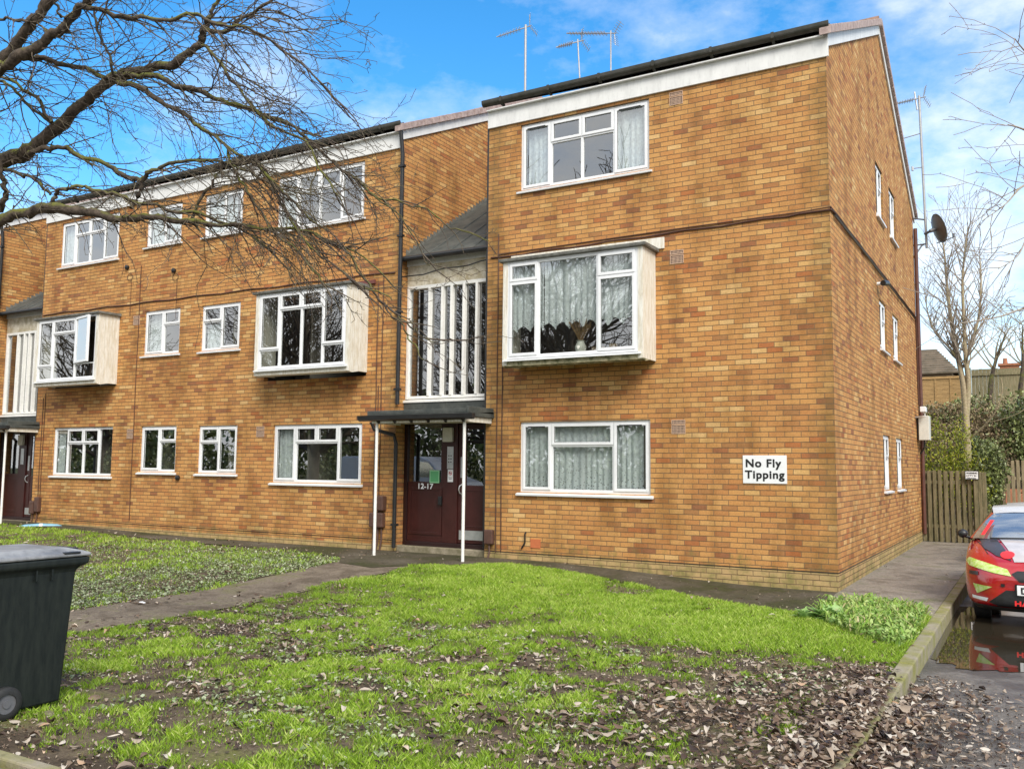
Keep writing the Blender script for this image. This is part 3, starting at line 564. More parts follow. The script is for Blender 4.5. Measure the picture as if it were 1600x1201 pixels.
# --- stair link with its window, door and porch
def link(x0, x1, detail=True):
    YW = .25
    f = lambda u, d, z: (u, YW-d, z)
    hole = (x0+.0, x1-.0)
    ls = MB(f)                                      # dark panelled recess behind
    # beam over the window
    bm_ = MB(f); bm_.box(x0+.01, x1-.01, -.12, .0, 4.93, 5.36); link_ = bm_.build('stair_window', PEEL, B, label='tall stair window of narrow panes above the porch')
    fb = MB(f); fb.box(x0+.01, x1-.01, -.1, .03, 5.3, 5.43); fb.build('head_board', PAINT, link_)
    # mullions: irregular rhythm
    w = x1-x0; a, b = x0+.06, x1-.03; zb, zt = 2.86, 4.93
    fr = MB(f); fr.box(a-.05, a+.0, -.09, .0, zb, zt); fr.box(b-.03, b+.02, -.09, .0, zb, zt); fr.box(a, b-.03, -.09, .0, zt-.06, zt)
    fr.prism([(-.09, zb-.0), (.06, zb-.03), (.06, zb-.07), (-.09, zb-.07)], a-.06, b+.03, 0)
    fr.box(a, b-.03, -.09, -.005, zb, zb+.05)
    for t in (.25, .405, .515, .66, .81):
        m_ = a+(b-a)*t; fr.box(m_-.023, m_+.023, -.07, .012, zb+.05, zt-.06)
    fr.build('mullion_frame', WHITEM, link_, bevel=.003)
    g = MB(f); g.quad((a, -.06, zb), (b-.03, -.06, zb), (b-.03, -.06, zt), (a, -.06, zt)); g.build('pane', GLASS, link_, recalc=False)
    # inner stairwell: dark sheets, its shade put into the colour
    inn = MB(); inn.quad((x0+.02, 2.2, .2), (x1-.02, 2.2, .2), (x1-.02, 2.2, 5.4), (x0+.02, 2.2, 5.4)); inn.build('stairwell_wall', mat('stairwell_shade', (.05, .045, .04), .8, noise=.3), B, recalc=False)
    STW = MATS['stairwell_shade']
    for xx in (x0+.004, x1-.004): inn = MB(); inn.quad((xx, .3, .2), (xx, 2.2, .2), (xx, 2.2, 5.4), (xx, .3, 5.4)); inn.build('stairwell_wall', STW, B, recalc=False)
    la = MB(); la.box(x0+.02, x1-.02, .55, 2.2, 2.62, 2.76); la.build('landing', mat('landing_concrete', (.12, .11, .1), .8), B)
    # upstand below the window
    up = MB(f); up.box(x0+.01, x1-.01, -.1, .04, 2.56, 2.79); up.box((x0+x1)/2-.01, (x0+x1)/2+.01, .04, .048, 2.56, 2.79); up.build('felt_upstand', FELT, B, bevel=.004)
    # lean-to roof, climbing back between the wings
    r = MB(); sl = .64; z0, y0 = 5.45, YW-.16; yb = 3.4
    r.prism([(y0, z0), (y0, z0-.05), (yb, z0-.05+sl*(yb-y0)), (yb, z0+sl*(yb-y0))], x0+.004, x1-.004, 0)
    lr = r.build('stair_roof', FELT, B)
    rl = MB()
    for k in range(1, 4):
        xx = x0+w*k/4+.1; rl.tube([(xx, y0, z0+.006), (xx-.02, yb, z0+.006+sl*(yb-y0))], .012, 5)
    rl.build('felt_lap', FELT, lr)
    fl = MB()
    for k in range(30):           # stepped lead flashing up the brick
        y = y0+.1+(yb-y0-.1)*k/30; fl.box(x0+.002, x0+.014, y, y+.105, z0+sl*(y-y0)-.02, z0+sl*(y-y0)+.10)
    fl.build('step_flashing', LEAD, lr)
    gt_ = MB(); gt_.tube([(x0+.03, y0-.05, z0-.05), (x1-.02, y0-.05, z0-.05)], .05, 10); gt_.build('stair_gutter', BLACKP, B)
    # doorway: dark lobby, side screen, post, door
    dz0, dz1 = .30, 2.42
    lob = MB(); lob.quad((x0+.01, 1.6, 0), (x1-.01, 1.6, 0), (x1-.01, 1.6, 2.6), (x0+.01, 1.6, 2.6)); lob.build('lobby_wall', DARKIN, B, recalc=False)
    st = MB(f); st.box(x0+.005, x1-.005, -1.2, .17, -.1, .255); st.build('doorstep', CONC, B, bevel=.012)
    xp0, xp1 = x0+w*.46, x0+w*.62
    dr = MB(f); dr.box(x0+.012, x0+.09, -.08, .0, dz0-.04, dz1+.15); dr.box(x0+.09, x1-.012, -.08, .0, dz1-.02, dz1+.15); dr.box(x1-.05, x1-.012, -.08, .0, dz0-.04, dz1-.02)
    dr.box(x0+.09, x1-.05, -.085, .045, dz0-.045, dz0+.03)
    door = dr.build('entrance_door', DOORD, B, bevel=.004, label='maroon communal entrance with side screen')
    ps = MB(f); ps.box(xp0, xp1, -.075, .012, dz0+.031, dz1-.021); ps.build('intercom_post', DOORP, door, bevel=.004)
    sc = MB(f); sc.box(x0+.092, xp0-.002, -.05, -.02, dz0+.031, 1.38); sc.ring(x0+.12, xp0-.03, dz0+.15, 1.28, .05, -.02, -.008); sc.box(xp0-.06, xp0-.002, -.05, -.018, 1.38, dz1-.021); sc.build('side_panel', DOORP, door, bevel=.003)
    gg = MB(f); gg.quad((x0+.092, -.035, 1.38), (xp0-.06, -.035, 1.38), (xp0-.06, -.035, dz1-.021), (x0+.092, -.035, dz1-.021)); gg.build('pane', GLASS, door, recalc=False)
    lf = MB(f); a, b = xp1+.006, x1-.055
    lf.box(a, b, -.055, -.015, dz0+.04, 1.33); lf.box(a, a+.16, -.055, -.015, 1.33, dz1-.03); lf.box(b-.05, b, -.055, -.015, 1.33, dz1-.03); lf.box(a+.16, b-.05, -.055, -.015, dz1-.12, dz1-.03)
    lf.ring(a+.14, b-.06, .62, 1.25, .018, -.015, -.006)
    lf.build('door_leaf', DOORP, door, bevel=.003)
    gg = MB(f); gg.quad((a+.16, -.03, 1.33), (b-.05, -.03, 1.33), (b-.05, -.03, dz1-.12), (a+.16, -.03, dz1-.12)); gg.build('pane', GLASS, door, recalc=False)
    kp = MB(f); kp.box(a+.03, b-.02, -.015, -.01, .40, .56); kp.build('kick_plate', STEEL, door)
    pp = MB(f); pp.box(a+.05, a+.12, -.015, -.008, 1.46, 1.82); pp.build('push_plate', STEEL, door)
    hd = MB(f); hd.tube([(a+.09, -.012, 1.17), (a+.06, .03, 1.2), (a+.05, .045, 1.26), (a+.06, .03, 1.32), (a+.09, -.012, 1.35)], .011, 8); hd.build('door_handle', STEEL, door, smooth=True)
    li = MB(f); cx = (xp0+xp1)/2; li.box(cx-.13, cx+.07, .013, .08, 2.08, 2.33); li.build('bulkhead_light', CREAM, door, bevel=.012)
    ic = MB(f); ic.box(cx-.06, cx+.07, .0125, .022, 1.61, 2.0); 
    ip = ic.build('intercom_panel', STEEL, door, bevel=.003)
    if detail:
        bt = MB(f)
        for k in range(6):
            bt.box(cx-.03+(k % 2)*.045, cx-.012+(k % 2)*.045, .022, .028, 1.72+.055*(k//2), 1.74+.055*(k//2))
        bt.build('intercom_button', BLACKP, door)
        gn = MB(f); gn.box(xp0-.30, xp0-.09, -.0165, -.012, 1.36, 1.585); gno = gn.build('green_notice', mat('green_notice_card', (.12, .42, .18), .5), door)
        gl_ = MB(f); gl_.ring(xp0-.295, xp0-.095, 1.365, 1.58, .012, -.012, -.0105); gl_.build('notice_border', mat('pale_green_border', (.4, .7, .42), .5), door)
        ns = MB(f); ns.box(cx-.045, cx+.065, .0125, .0165, 1.385, 1.60); ns.build('notice_plate', SIGNW, door)
        rc = MB(f); cc = (cx+.01, .018, 1.535); k = 20
        for i in range(k):
            t0, t1 = 6.2832*i/k, 6.2832*(i+1)/k
            rc.quad((cc[0]+.034*math.cos(t0), cc[1], cc[2]+.034*math.sin(t0)), (cc[0]+.034*math.cos(t1), cc[1], cc[2]+.034*math.sin(t1)), (cc[0]+.026*math.cos(t1), cc[1], cc[2]+.026*math.sin(t1)), (cc[0]+.026*math.cos(t0), cc[1], cc[2]+.026*math.sin(t0)))
        rc.quad((cc[0]-.024, .018, cc[2]+.018), (cc[0]-.018, .018, cc[2]+.024), (cc[0]+.024, .018, cc[2]-.018), (cc[0]+.018, .018, cc[2]-.024))
        rc.build('prohibition_symbol', mat('red_symbol', (.6, .03, .03), .5), door, recalc=False)
        cg = MB(f); cg.box(cx-.018, cx+.035, .0168, .0175, 1.531, 1.54); cg.box(cx-.03, cx+.05, .0168, .0175, 1.455, 1.464); cg.box(cx-.02, cx+.04, .0168, .0175, 1.43, 1.438); cg.build('notice_print', BLACK, door)
        lk = MB(f); lk.box(xp0-.075, xp0-.005, -.005, .05, .98, 1.13); lk.build('lock_box', BLACKP, door, bevel=.01)
        text('flat_numbers', '12-17', .135, SIGNW, door, (x0+w*.165, YW+.004, 1.255), (1, 0, 0), (0, 0, 1), (0, -1, 0), bold=.003, sx=1.1)
    # porch canopy
    c0, c1, cy = x0-.02, x1+.30, -.78
    cp = MB(); cp.prism([(cy, 2.46), (cy, 2.52), (YW-.02, 2.58), (YW-.02, 2.46)], c0, c1-.14, 0); canopy = cp.build('porch_canopy', FELT, B, bevel=.006, label='black edged flat canopy on two thin white posts')
    e = MB(); e.box(c0+.04, c1-.2, cy+.0, cy+.05, 2.521, 2.585); e.box(c1-.19, c1-.14, cy+.0, -.01, 2.521, 2.62); e.box(c0, c0+.04, cy, -.01, 2.521, 2.585); e.build('felt_edge', FELT, canopy, bevel=.008)
    fsc = MB(); fsc.box(c0+.12, c1-.2, cy-.02, cy-.002, 2.37, 2.455); fsc.box(c1-.2, c1-.18, cy-.02, -.01, 2.37, 2.455); fsc.box(c0+.12, c0+.14, cy, -.01, 2.37, 2.455); fsc.build('canopy_fascia', OLDP, canopy, bevel=.003)
    sf = MB(); sf.box(c0+.141, c1-.201, cy+.001, YW-.1, 2.40, 2.425); sf.build('canopy_soffit', OLDP, canopy)
    gu = MB(); gu.prism([(cy-.022, 2.5), (cy-.022, 2.44), (cy-.06, 2.405), (cy-.115, 2.43), (cy-.125, 2.5)], c0-.12, c1-.0, 0); gu.build('canopy_gutter', BLACKP, canopy)
    for k in range(6): bb = MB(); xx = c0+.28+k*(c1-c0-.5)/5; bb.prism([(cy-.02, 2.46), (cy-.02, 2.36), (cy-.09, 2.42), (cy-.09, 2.46)], xx-.02, xx+.02, 0); bb.build('gutter_bracket', BLACKP, canopy)
    for px_, in ((c0+.2,), (c1-.235,)):
        zg = float(hgt(px_, -.7)); po = MB(); po.tube([(px_, cy+.03, zg-.05), (px_, cy+.03, 2.40)], .026, 12); po.build('post', WHITEM, canopy, smooth=True)
link(XL1, XR0)
link(XN1, XL0, False)
# --- pipes, cables, small wall fittings of the building
def pipe(name, pts, r, m, n=8, fn=FAC, lab=None): t = MB(fn); t.tube(pts, r, n); return t.build(name, m, B, smooth=True, label=lab)
for X, zt in ((XL1+.05, 7.62), (XN1+.05, 7.62)):
    pipe('drainpipe', [(X, .1, 7.8), (X, .08, zt+.02), (X, .03, 7.35), (X, .035, 2.75)], .038, BLACKP, 10)
    pipe('drainpipe', [(X-.4, .25, 2.43), (X-.38, .2, 2.3), (X-.02, .08, 2.2), (X, .05, 2.05), (X, .05, .22)], .036, BLACKP, 10)
    for z in (.6, 3.0, 4.4, 5.8, 7.1): cl = MB(FAC); cl.box(X-.06, X+.06, .0, .08, z, z+.04); cl.build('pipe_clip', BLACKP, B)
for X in (XR0-.02, XL0-.02): pipe('drainpipe', [(X, -.03, 7.5), (X, -.03, .3)], .03, BLACKP, 8)
def wavy(u0, u1, z0, z1, n, amp, d=.012): return [(u0+(u1-u0)*i/n, d, z0+(z1-z0)*i/n + amp*math.sin(i*1.7+u0)) for i in range(n+1)]
pipe('service_cable', [(.03, .03, 5.26), (-.4, .015, 5.262)]+wavy(-.6, -5.55, 5.25, 5.19, 16, .012), .014, BROWN, 6)
pipe('service_cable', [(.03, .03, 5.3), (-.4, .015, 5.285), (-2.2, .012, 5.28), (-5.4, .012, 5.24)], .009, BROWN, 5)
pipe('service_cable', wavy(-5.55, -7.5, 5.19, 5.06, 8, .02, -.05), .012, BLACKP, 6)
pipe('service_cable', wavy(-7.6, -18.3, 5.17, 5.22, 26, .014), .014, BROWN, 6)
pipe('service_cable', [(-.02, .02, 5.28), (.3, .02, 5.29)]+[(.3+(10.1-.3)*i/20, .018, 5.29+.008*math.sin(i*2.1)) for i in range(1, 21)]+[(10.2, .02, 5.1), (10.2, .02, 3.2)], .02, BROWN, 6, fn=SIDE(0))
pipe('service_cable', [(.2, .03, 5.24), (3, .03, 5.25), (10.0, .03, 5.2)], .013, BLACKP, 6, fn=SIDE(0))
for x, a, b in ((-5.40, 5.6, .25), (-5.30, 5.1, .28), (-7.98, 5.0, .35), (-7.86, 5.1, .8), (-7.93, 3.1, .4), (-18.1, 3.2, .4), (-18.02, 3.3, .5), (-14.73, 6.05, .42)):
    pipe('wall_cable', [(x, .01, a)]+[(x+.006*math.sin(z*3), .01, z) for z in np.linspace(a-.3, b, 6)], .0085, BROWN, 5)
pipe('drainpipe', [(10.28, .06, 7.45), (10.28, .06, 2.3), (10.28, .05, .2)], .045, mat('brown_downpipe', (.12, .045, .03), .5, noise=.3), 8, fn=SIDE(0))
# damp course line
for u0, u1, z in ((XR0, 0, .262), (XL0, XL1, .262+.12)):
    d_ = MB(FAC); d_.box(u0, u1, .0, .006, z if u0 == XR0 else .345, (z if u0 == XR0 else .345)+.012); d_.build('damp_course', BLACKP, B)
d_ = MB(SIDE(0)); d_.box(0, D, 0, .006, .262, .274); d_.build('damp_course', BLACKP, B)
def airbrick(u, z, two=True, fn=FAC):
    a = MB(fn); zz = [(z, z+.135)]+([(z+.145, z+.21)] if two else [])
    for (p, q) in zz: a.ring(u, u+.215, p, q, .012, -.01, .008)
    for (p, q) in zz:
        nr = 5 if q-p > .1 else 2
        for i in range(1, 9): uu = u+.012+.191*i/9; a.box(uu-.004, uu+.004, -.008, .004, p+.012, q-.012)
        for i in range(1, nr): w_ = p+.012+(q-p-.024)*i/nr; a.box(u+.012, u+.203, -.008, .003, w_-.003, w_+.003)
    o = a.build('air_brick', TERRA, B); k = MB(fn)
    for (p, q) in zz: k.quad((u+.012, .0015, p+.012), (u+.203, .0015, p+.012), (u+.203, .0015, q-.012), (u+.012, .0015, q-.012))
    k.build('vent_hole', DARKIN, o, recalc=False)
for u, z in ((-2.335, 7.235), (-2.345, 4.745), (-2.34, 2.165), (-10.98, 2.2), (-14.95, 2.2), (-14.92, 4.72)): airbrick(u, z)
for px_, py_ in ((200, 418), (273, 423), (279, 746)):
    p = onY(px_, py_); k = MB(FAC); k.lathe([(.0, .0), (.05, .0), (.055, .05), (.03, .07), (.0, .07)], (p.x, 0, p.z), 'y', 12); k.build('vent_cap', BLACKP, B, smooth=True)
for i, px_ in enumerate((204, 275)):
    p = onY(px_, 433); t = MB(FAC); t.tube([(p.x+.09*math.cos(a_), .015, p.z+.08*math.sin(a_)) for a_ in np.linspace(0, 6.28, 14)], .006, 5, False); t.tube([(p.x+.05, .012, p.z-.07), (p.x+.06, .012, p.z-.9)], .005, 5); t.build('cable_loop', BROWN, B)
for q in ((-7.86, -7.68, .0, .13, .86, 1.12), (-8.0, -7.70, .0, .11, .56, .82), (-5.585, -5.42, .0, .09, .38, .62), (-18.3, -18.15, .0, .1, .45, .75), (-18.1, -17.95, .0, .1, .5, .85)): mb_ = MB(FAC); mb_.box(*q); mb_.build('meter_box', BROWNP, B, bevel=.02)
for (x, a, b) in ((-7.93, .56, .12), (-7.84, .56, .14), (-7.76, .56, .12), (-5.5, .38, .14), (-18.22, .45, .18), (-18.05, .5, .2)):
    pipe('riser_pipe', [(x, .04, a), (x+.01, .05, (a+b)/2), (x-.02, .09, b-.08)], .016, BROWNP, 6)
pipe('overflow_pipe', [(-4.83, .0, .60), (-4.83, .03, .58), (-4.83, .03, .44), (-4.9, .02, .34)], .014, BLACKP, 6)
r_ = MB(FAC); r_.box(-4.74, -4.56, .001, .012, .36, .5); r_.build('replacement_brick', mat('fresh_orange_brick', (.55, .16, .06), .9, noise=.15), B)
# ================================================================== SIGNS AND FITTINGS FIXED TO THE BUILDING
sg = empty('wall_sign', (-.965, -.01, 1.65), 'white rectangular sign reading No Fly Tipping on the right wing', 'sign')
s_ = MB(FAC); s_.box(-1.272, -.655, .001, .012, 1.452, 1.848); s_.build('sign_plate', SIGNW, sg, bevel=.002)
text('lettering', 'No Fly', .156, BLACK, sg, (-.985, -.013, 1.685), (1, 0, 0), (0, 0, 1), (0, -1, 0), bold=.0042, space=1.12, align='CENTER', sx=1.06)
text('lettering', 'Tipping', .156, BLACK, sg, (-.965, -.013, 1.525), (1, 0, 0), (0, 0, 1), (0, -1, 0), bold=.0042, space=1.12, align='CENTER', sx=1.06)
cc_ = empty('security_camera', (0, 4.25, 5.0), 'small dark and white camera on the gable above the middle windows', 'camera')
c_ = MB(SIDE(0)); c_.tube([(4.25, .0, 5.0), (4.25, .1, 5.0)], .03, 8); c_.build('bracket', SIGNW, cc_)
c_ = MB(SIDE(0)); c_.tube([(4.12, .12, 4.98), (4.22, .13, 5.0), (4.42, .15, 5.03)], [.05, .055, .05], 10); c_.build('housing', BLACKP, cc_, smooth=True)
cb_ = empty('cctv_cabinet', (.1, 9.95, 2.6), 'cream steel cabinet hung on the far corner of the gable', 'cabinet')
c_ = MB(); c_.box(.05, .27, 9.72, 10.1, 2.36, 2.92); c_.build('cabinet_box', CREAM, cb_, bevel=.01)
c_ = MB(); c_.box(.0, .05, 9.8, 10.0, 2.4, 2.9); c_.build('mounting_plate', BLACKP, cb_)
c_ = MB(); c_.tube([(.15, 9.9, 2.36), (.14, 9.9, 2.2), (.05, 9.95, 2.05)], .02, 6); c_.build('conduit', BLACKP, cb_)
c2_ = empty('security_camera', (.2, 9.6, 3.0), 'white boxy camera on a bracket above the cream cabinet', 'camera')
c_ = MB(); c_.tube([(.0, 9.6, 2.88), (.2, 9.6, 2.9), (.2, 9.6, 3.0)], .02, 6); c_.build('bracket', WHITEM, c2_)
c_ = MB(); c_.box(.12, .24, 9.4, 9.72, 2.99, 3.11); c_.build('housing', SIGNW, c2_, bevel=.012)
# satellite dish on its mast
dm = empty('satellite_dish', (.3, 10.35, 7.0), 'dark grey round satellite dish on a wall bracket below the tall aerial', 'satellite dish')
mY = 10.5
pt, pb = onY(1436, 150, mY), onY(1448, 386, mY); mx = (pt.x+pb.x)/2
dc = onY(1463, 358, mY-.15); dr_ = .36
nrm = Vector((.80, .42, .30)).normalized()      # the dish looks away to the right; we see its back
ax = nrm.cross(Vector((0, 0, 1))).normalized(); ay = nrm.cross(ax)
v = []; rings = 7; nn = 28
for sd_ in (0, 1):
    for i in range(rings+1):
        r = dr_*i/rings
        for k in range(nn):
            t = 6.2832*k/nn; v.append(tuple(dc + ax*(r*math.cos(t)*.9)+ay*(r*math.sin(t))+nrm*(.075*(r/dr_)**2-.012*sd_)))
f = []
for sd_ in (0, 1):
    o_ = sd_*(rings+1)*nn
    for i in range(rings):
        for k in range(nn): k2 = (k+1) % nn; f.append([o_+i*nn+k, o_+i*nn+k2, o_+(i+1)*nn+k2, o_+(i+1)*nn+k])
o_ = (rings+1)*nn
for k in range(nn): k2 = (k+1) % nn; f.append([rings*nn+k, rings*nn+k2, o_+rings*nn+k2, o_+rings*nn+k])
nmesh('dish', v, f, GREY, dm, smooth=True)
a_ = MB(); a_.tube([tuple(dc-nrm*.02), tuple(dc-nrm*.16)], .045, 8); a_.tube([tuple(dc-nrm*.14), (mx, mY, dc.z-.05)], .03, 6); a_.build('mount', GREY, dm)
e_ = dc+nrm*.42-Vector((0, 0, .33)); a_ = MB(); a_.tube([tuple(dc-Vector((0, 0, .34))), tuple(e_)], .014, 6); a_.tube([tuple(e_), tuple(e_+Vector((0, 0, .09)))], .03, 8); a_.build('feed_arm', GREY, dm)
def aerial(X, Y, ztop, zbot, boom, ln, label, el=7, rod=.035, second=None, lean=0, r=.018):
    t = empty('tv_aerial', (X, Y, zbot), label, 'aerial', 'television aerials on the roof')
    m = MB(); m.tube([(X, Y, zbot), (X+lean, Y, ztop)], r, 8); m.build('mast', ALU, t, smooth=True)
    b = Vector(boom).normalized(); s = Vector((0, 0, 1)).cross(b).normalized(); u = b.cross(s)
    o = Vector((X+lean, Y, ztop-.06)); m = MB(); m.tube([tuple(o-b*.15), tuple(o+b*ln)], .013, 6)
    m.build('boom', ALU, t)
    m = MB(); 
    for k in range(el*2):
        p = o+b*(.15+(ln-.18)*k/(el*2)); h = (.11-.04*k/(el*2))
        m.tube([tuple(p-s*h), tuple(p+s*h)], .005, 5); 
        if k % 2 == 0: m.tube([tuple(p-s*h*.8-u*.03), tuple(p+s*h*.8+u*.03)], .005, 5)
    m.build('director_rod', ALU, t)
    m = MB()
    for q in (-1, 1):
        for k in range(5): p = o-b*.12+u*(.04+.05*k)*q-b*.02*k; m.tube([tuple(p-s*.14), tuple(p+s*.14)], .005, 5)
        m.tube([tuple(o-b*.1), tuple(o-b*.2+u*.27*q)], .008, 5)
    m.build('reflector', ALU, t)
    return t
aerial(-7.9, RY, 12.3, 10.2, (-.8, -.5, -.35), .75, 'tallest rooftop aerial with its boom tilted down, left of the three', r=.03)
aerial(-6.42, RY, 11.6, 10.2, (-.65, -.55, -.3), .55, 'short rooftop aerial, middle of the three', r=.018, lean=-.08)
aerial(-5.66, RY, 11.6, 10.2, (-.97, .1, .28), 1.25, 'rooftop aerial with a long boom pointing left, right of the three', el=12)
tm = aerial(pb.x, mY, pt.z, 7.0, (-.93, -.3, -.18), .6, 'tall slim aerial mast held off the back corner of the gable', lean=pt.x-pb.x, r=.03)
m = MB(); m.tube([(.0, 10.3, 7.72), (mx, mY, 7.70)], .02, 6); m.build('wall_bracket', GREY, tm); m = MB(); m.tube([(.0, 10.3, 6.75), (mx*.7, mY-.05, 7.06), (mx, mY, 7.1), (.0, 10.3, 7.05)], .02, 6); m.build('wall_bracket', GREY, tm)
m = MB(); z_ = pt.z-.95; m.tube([(pt.x, mY, z_), (pt.x-.42, mY, z_-.06)], .012, 6); m.tube([(pt.x, mY, z_-.85), (pt.x-.2, mY, z_-.85)], .012, 6); m.tube([(pt.x-.2, mY, z_-.9), (pt.x-.2, mY, z_-.8)], .03, 6)
m.tube([(pt.x-.05, mY, pt.z-.35), (pt.x-.1, mY, pt.z+.12)], .02, 6); m.build('side_arm', ALU, tm)
# vase and box behind the lace curtain
va = empty('vase', (-3.65, -.4, bz0+.03), 'cream vase of dried stems on the bay window ledge', 'vase')
c0_ = (-3.66, -.40, bz0+.031); m = MB(); m.lathe([(.0, .0), (.05, .0), (.085, .06), (.09, .11), (.06, .17), (.055, .19), (.07, .205)], c0_, 'z', 16); m.build('pot', CREAM, va, smooth=True)
tb = Tubes()
for i in range(34):
    a = random.random()*6.28; s = .05+random.random()*.16; h = .2+random.random()*.15
    tb.add([(c0_[0], c0_[1], c0_[2]+.15), (c0_[0]+s*.4*math.cos(a), c0_[1]+s*.3*math.sin(a), c0_[2]+.2+h*.4), (c0_[0]+s*math.cos(a), c0_[1]+s*.5*math.sin(a), c0_[2]+.2+h)], [.004, .004, .006], 4)
tb.build('dried_stems', mat('dried_stem', (.26, .16, .07), .9), va)
m = MB(); m.box(-3.45, -3.25, -.45, -.38, bz0+.031, bz0+.12); m.box(-3.16, -3.06, -.45, -.35, bz0+.031, bz0+.15)
tag(m.build('ornament_box', mat('ornament_wood', (.3, .22, .14), .7, noise=.3), None, bevel=.006), 'small brown boxes beside the vase on the bay window ledge', 'ornament')
# ================================================================== GROUND
def poly_sheet(name, poly, off, m, grid=.6, hf=None, thick=0):
    bm = bmesh.new(); vs = [bm.verts.new((x, y, 0)) for x, y in poly]; bm.faces.new(vs)
    xs = [p[0] for p in poly]; ys = [p[1] for p in poly]
    for ax_, lo, hi in ((0, min(xs), max(xs)), (1, min(ys), max(ys))):
        g = max(grid, (hi-lo)/60); t = math.floor(lo/g)*g+g
        while t < hi:
            co = (t, 0, 0) if ax_ == 0 else (0, t, 0); no = (1, 0, 0) if ax_ == 0 else (0, 1, 0)
            bmesh.ops.bisect_plane(bm, geom=bm.verts[:]+bm.edges[:]+bm.faces[:], plane_co=co, plane_no=no); t += g
    h = hf or hgt
    for v in bm.verts: v.co.z = float(h(v.co.x, v.co.y))+off
    if thick:
        r = bmesh.ops.extrude_face_region(bm, geom=bm.faces[:]); 
        for e in r['geom']:
            if isinstance(e, bmesh.types.BMVert): e.co.z += thick
    bmesh.ops.recalc_face_normals(bm, faces=bm.faces[:])
    me = bpy.data.meshes.new(name); bm.to_mesh(me); bm.free()
    if not thick and len(me.polygons) and me.polygons[0].normal.z < 0: me.flip_normals()
    me.materials.append(m); o = bpy.data.objects.new(name, me); COL.objects.link(o); o['kind'] = 'structure'; return o
def ground_material(name, a, b, c, sc=1.6, rough=.95, wet=None, bump=.6):
    m = bpy.data.materials.new(name); m.use_nodes = True; nt = m.node_tree; L = nt.links.new; p = nt.nodes['Principled BSDF']
    g = N(nt, 'ShaderNodeNewGeometry'); n1 = N(nt, 'ShaderNodeTexNoise', inp={2: sc, 3: 9, 4: .68}); n2 = N(nt, 'ShaderNodeTexNoise', inp={2: sc*22, 3: 6, 4: .7})
    L(g.outputs[0], n1.inputs[0]); L(g.outputs[0], n2.inputs[0])
    r1 = ramp(nt, [(.4, a), (.52, b), (.66, c)]); L(n1.outputs[0], r1.inputs[0]); r2 = ramp(nt, [(.3, (.5, .5, .5)), (.7, (1.25, 1.25, 1.25))]); L(n2.outputs[0], r2.inputs[0])
    x = N(nt, 'ShaderNodeMix', data_type='RGBA', blend_type='MULTIPLY'); x.inputs[0].default_value = 1; L(r1.outputs[0], x.inputs[6]); L(r2.outputs[0], x.inputs[7]); L(x.outputs[2], p.inputs['Base Color'])
    p.inputs['Roughness'].default_value = rough; p.inputs['Specular IOR Level'].default_value = .3
    if wet:
        rw = ramp(nt, [(.42, (wet,)*3), (.58, (rough,)*3)]); L(n1.outputs[0], rw.inputs[0]); L(rw.outputs[0], p.inputs['Roughness']); p.inputs['Specular IOR Level'].default_value = .5
    bp = N(nt, 'ShaderNodeBump'); bp.inputs['Strength'].default_value = bump; bp.inputs['Distance'].default_value = .012; L(n2.outputs[0], bp.inputs['Height']); L(bp.outputs[0], p.inputs['Normal'])
    return m
SOIL = ground_material('lawn_soil', (.07, .05, .032), (.14, .105, .068), (.15, .15, .045), 1.6)
PATHM = ground_material('footpath_concrete', (.13, .10, .07), (.22, .175, .13), (.17, .16, .07), 1.5, bump=.7)
STRIPM = ground_material('mossy_paving', (.05, .05, .016), (.085, .07, .045), (.13, .11, .08), .9, bump=.5)
PAVEM = ground_material('damp_pavement', (.17, .145, .11), (.29, .25, .205), (.17, .165, .09), 1.3, rough=.85, wet=.55, bump=.6)
ROADM = ground_material('wet_asphalt', (.09, .078, .065), (.18, .158, .135), (.14, .115, .092), 1.3, rough=.7, wet=.3, bump=1.0)
KERBM = mat('concrete_kerb', (.30, .26, .19), .9, col2=(.22, .21, .06), nscale=3.5, grime=.35, bump=.5)
FIELD = ground_material('far_ground', (.05, .06, .02), (.08, .085, .03), (.09, .07, .04), .4)
poly_sheet('ground', [(-400, -400), (400, -400), (400, 400), (-400, 400)], -.5, FIELD, 20, hf=lambda x, y: 0*x)
# kerb line: up the side road then round the corner into the front road
KX = 1.40
arc = [(KX-2.6+2.6*math.cos(t), -7.15+2.6*math.sin(t)) for t in np.linspace(0, -math.pi/2, 12)]
kline = []
inner = [(-32, -9.5)]
LAWN = [(-40, -9.75), (-12, -9.75)]+[p for p in reversed(arc)]+[(KX, -5), (KX, 12), (-40, 12)]
poly_sheet('lawn_soil', LAWN, 0, SOIL, .5)
PATH = [(-7.35, -.9), (-5.75, -.9), (-5.82, -3), (-5.7, -6), (-5.8, -9.7), (-7.05, -9.7), (-7.0, -6), (-7.1, -3.0)]
poly_sheet('footpath', PATH, .012, PATHM, .5)
STRIP = [(-40, .25), (-40, -.35), (-14, -.75), (-9, -.95), (-7.6, -1.3), (-7.1, -1.9), (-6.3, -2.1), (-5.8, -1.5), (-4.8, -.62), (-2.5, -1.2), (-.2, -2.1), (.3, -2.0), (0.02, 0), (0.0, .25)]
poly_sheet('foundation_paving', STRIP, .018, STRIPM, .4)
PAVE = [(0.0, 10.3), (0.0, -.3), (.2, -1.7), (1.28, -1.55), (1.27, 10.3)]
poly_sheet('pavement', PAVE, .026, PAVEM, .5)
poly_sheet('pavement', [(-40, -9.84), (-40, -14.5), (-1.6, -14.5), (-1.6, -9.84), (-5, -9.84)], .004, PAVEM, .8)
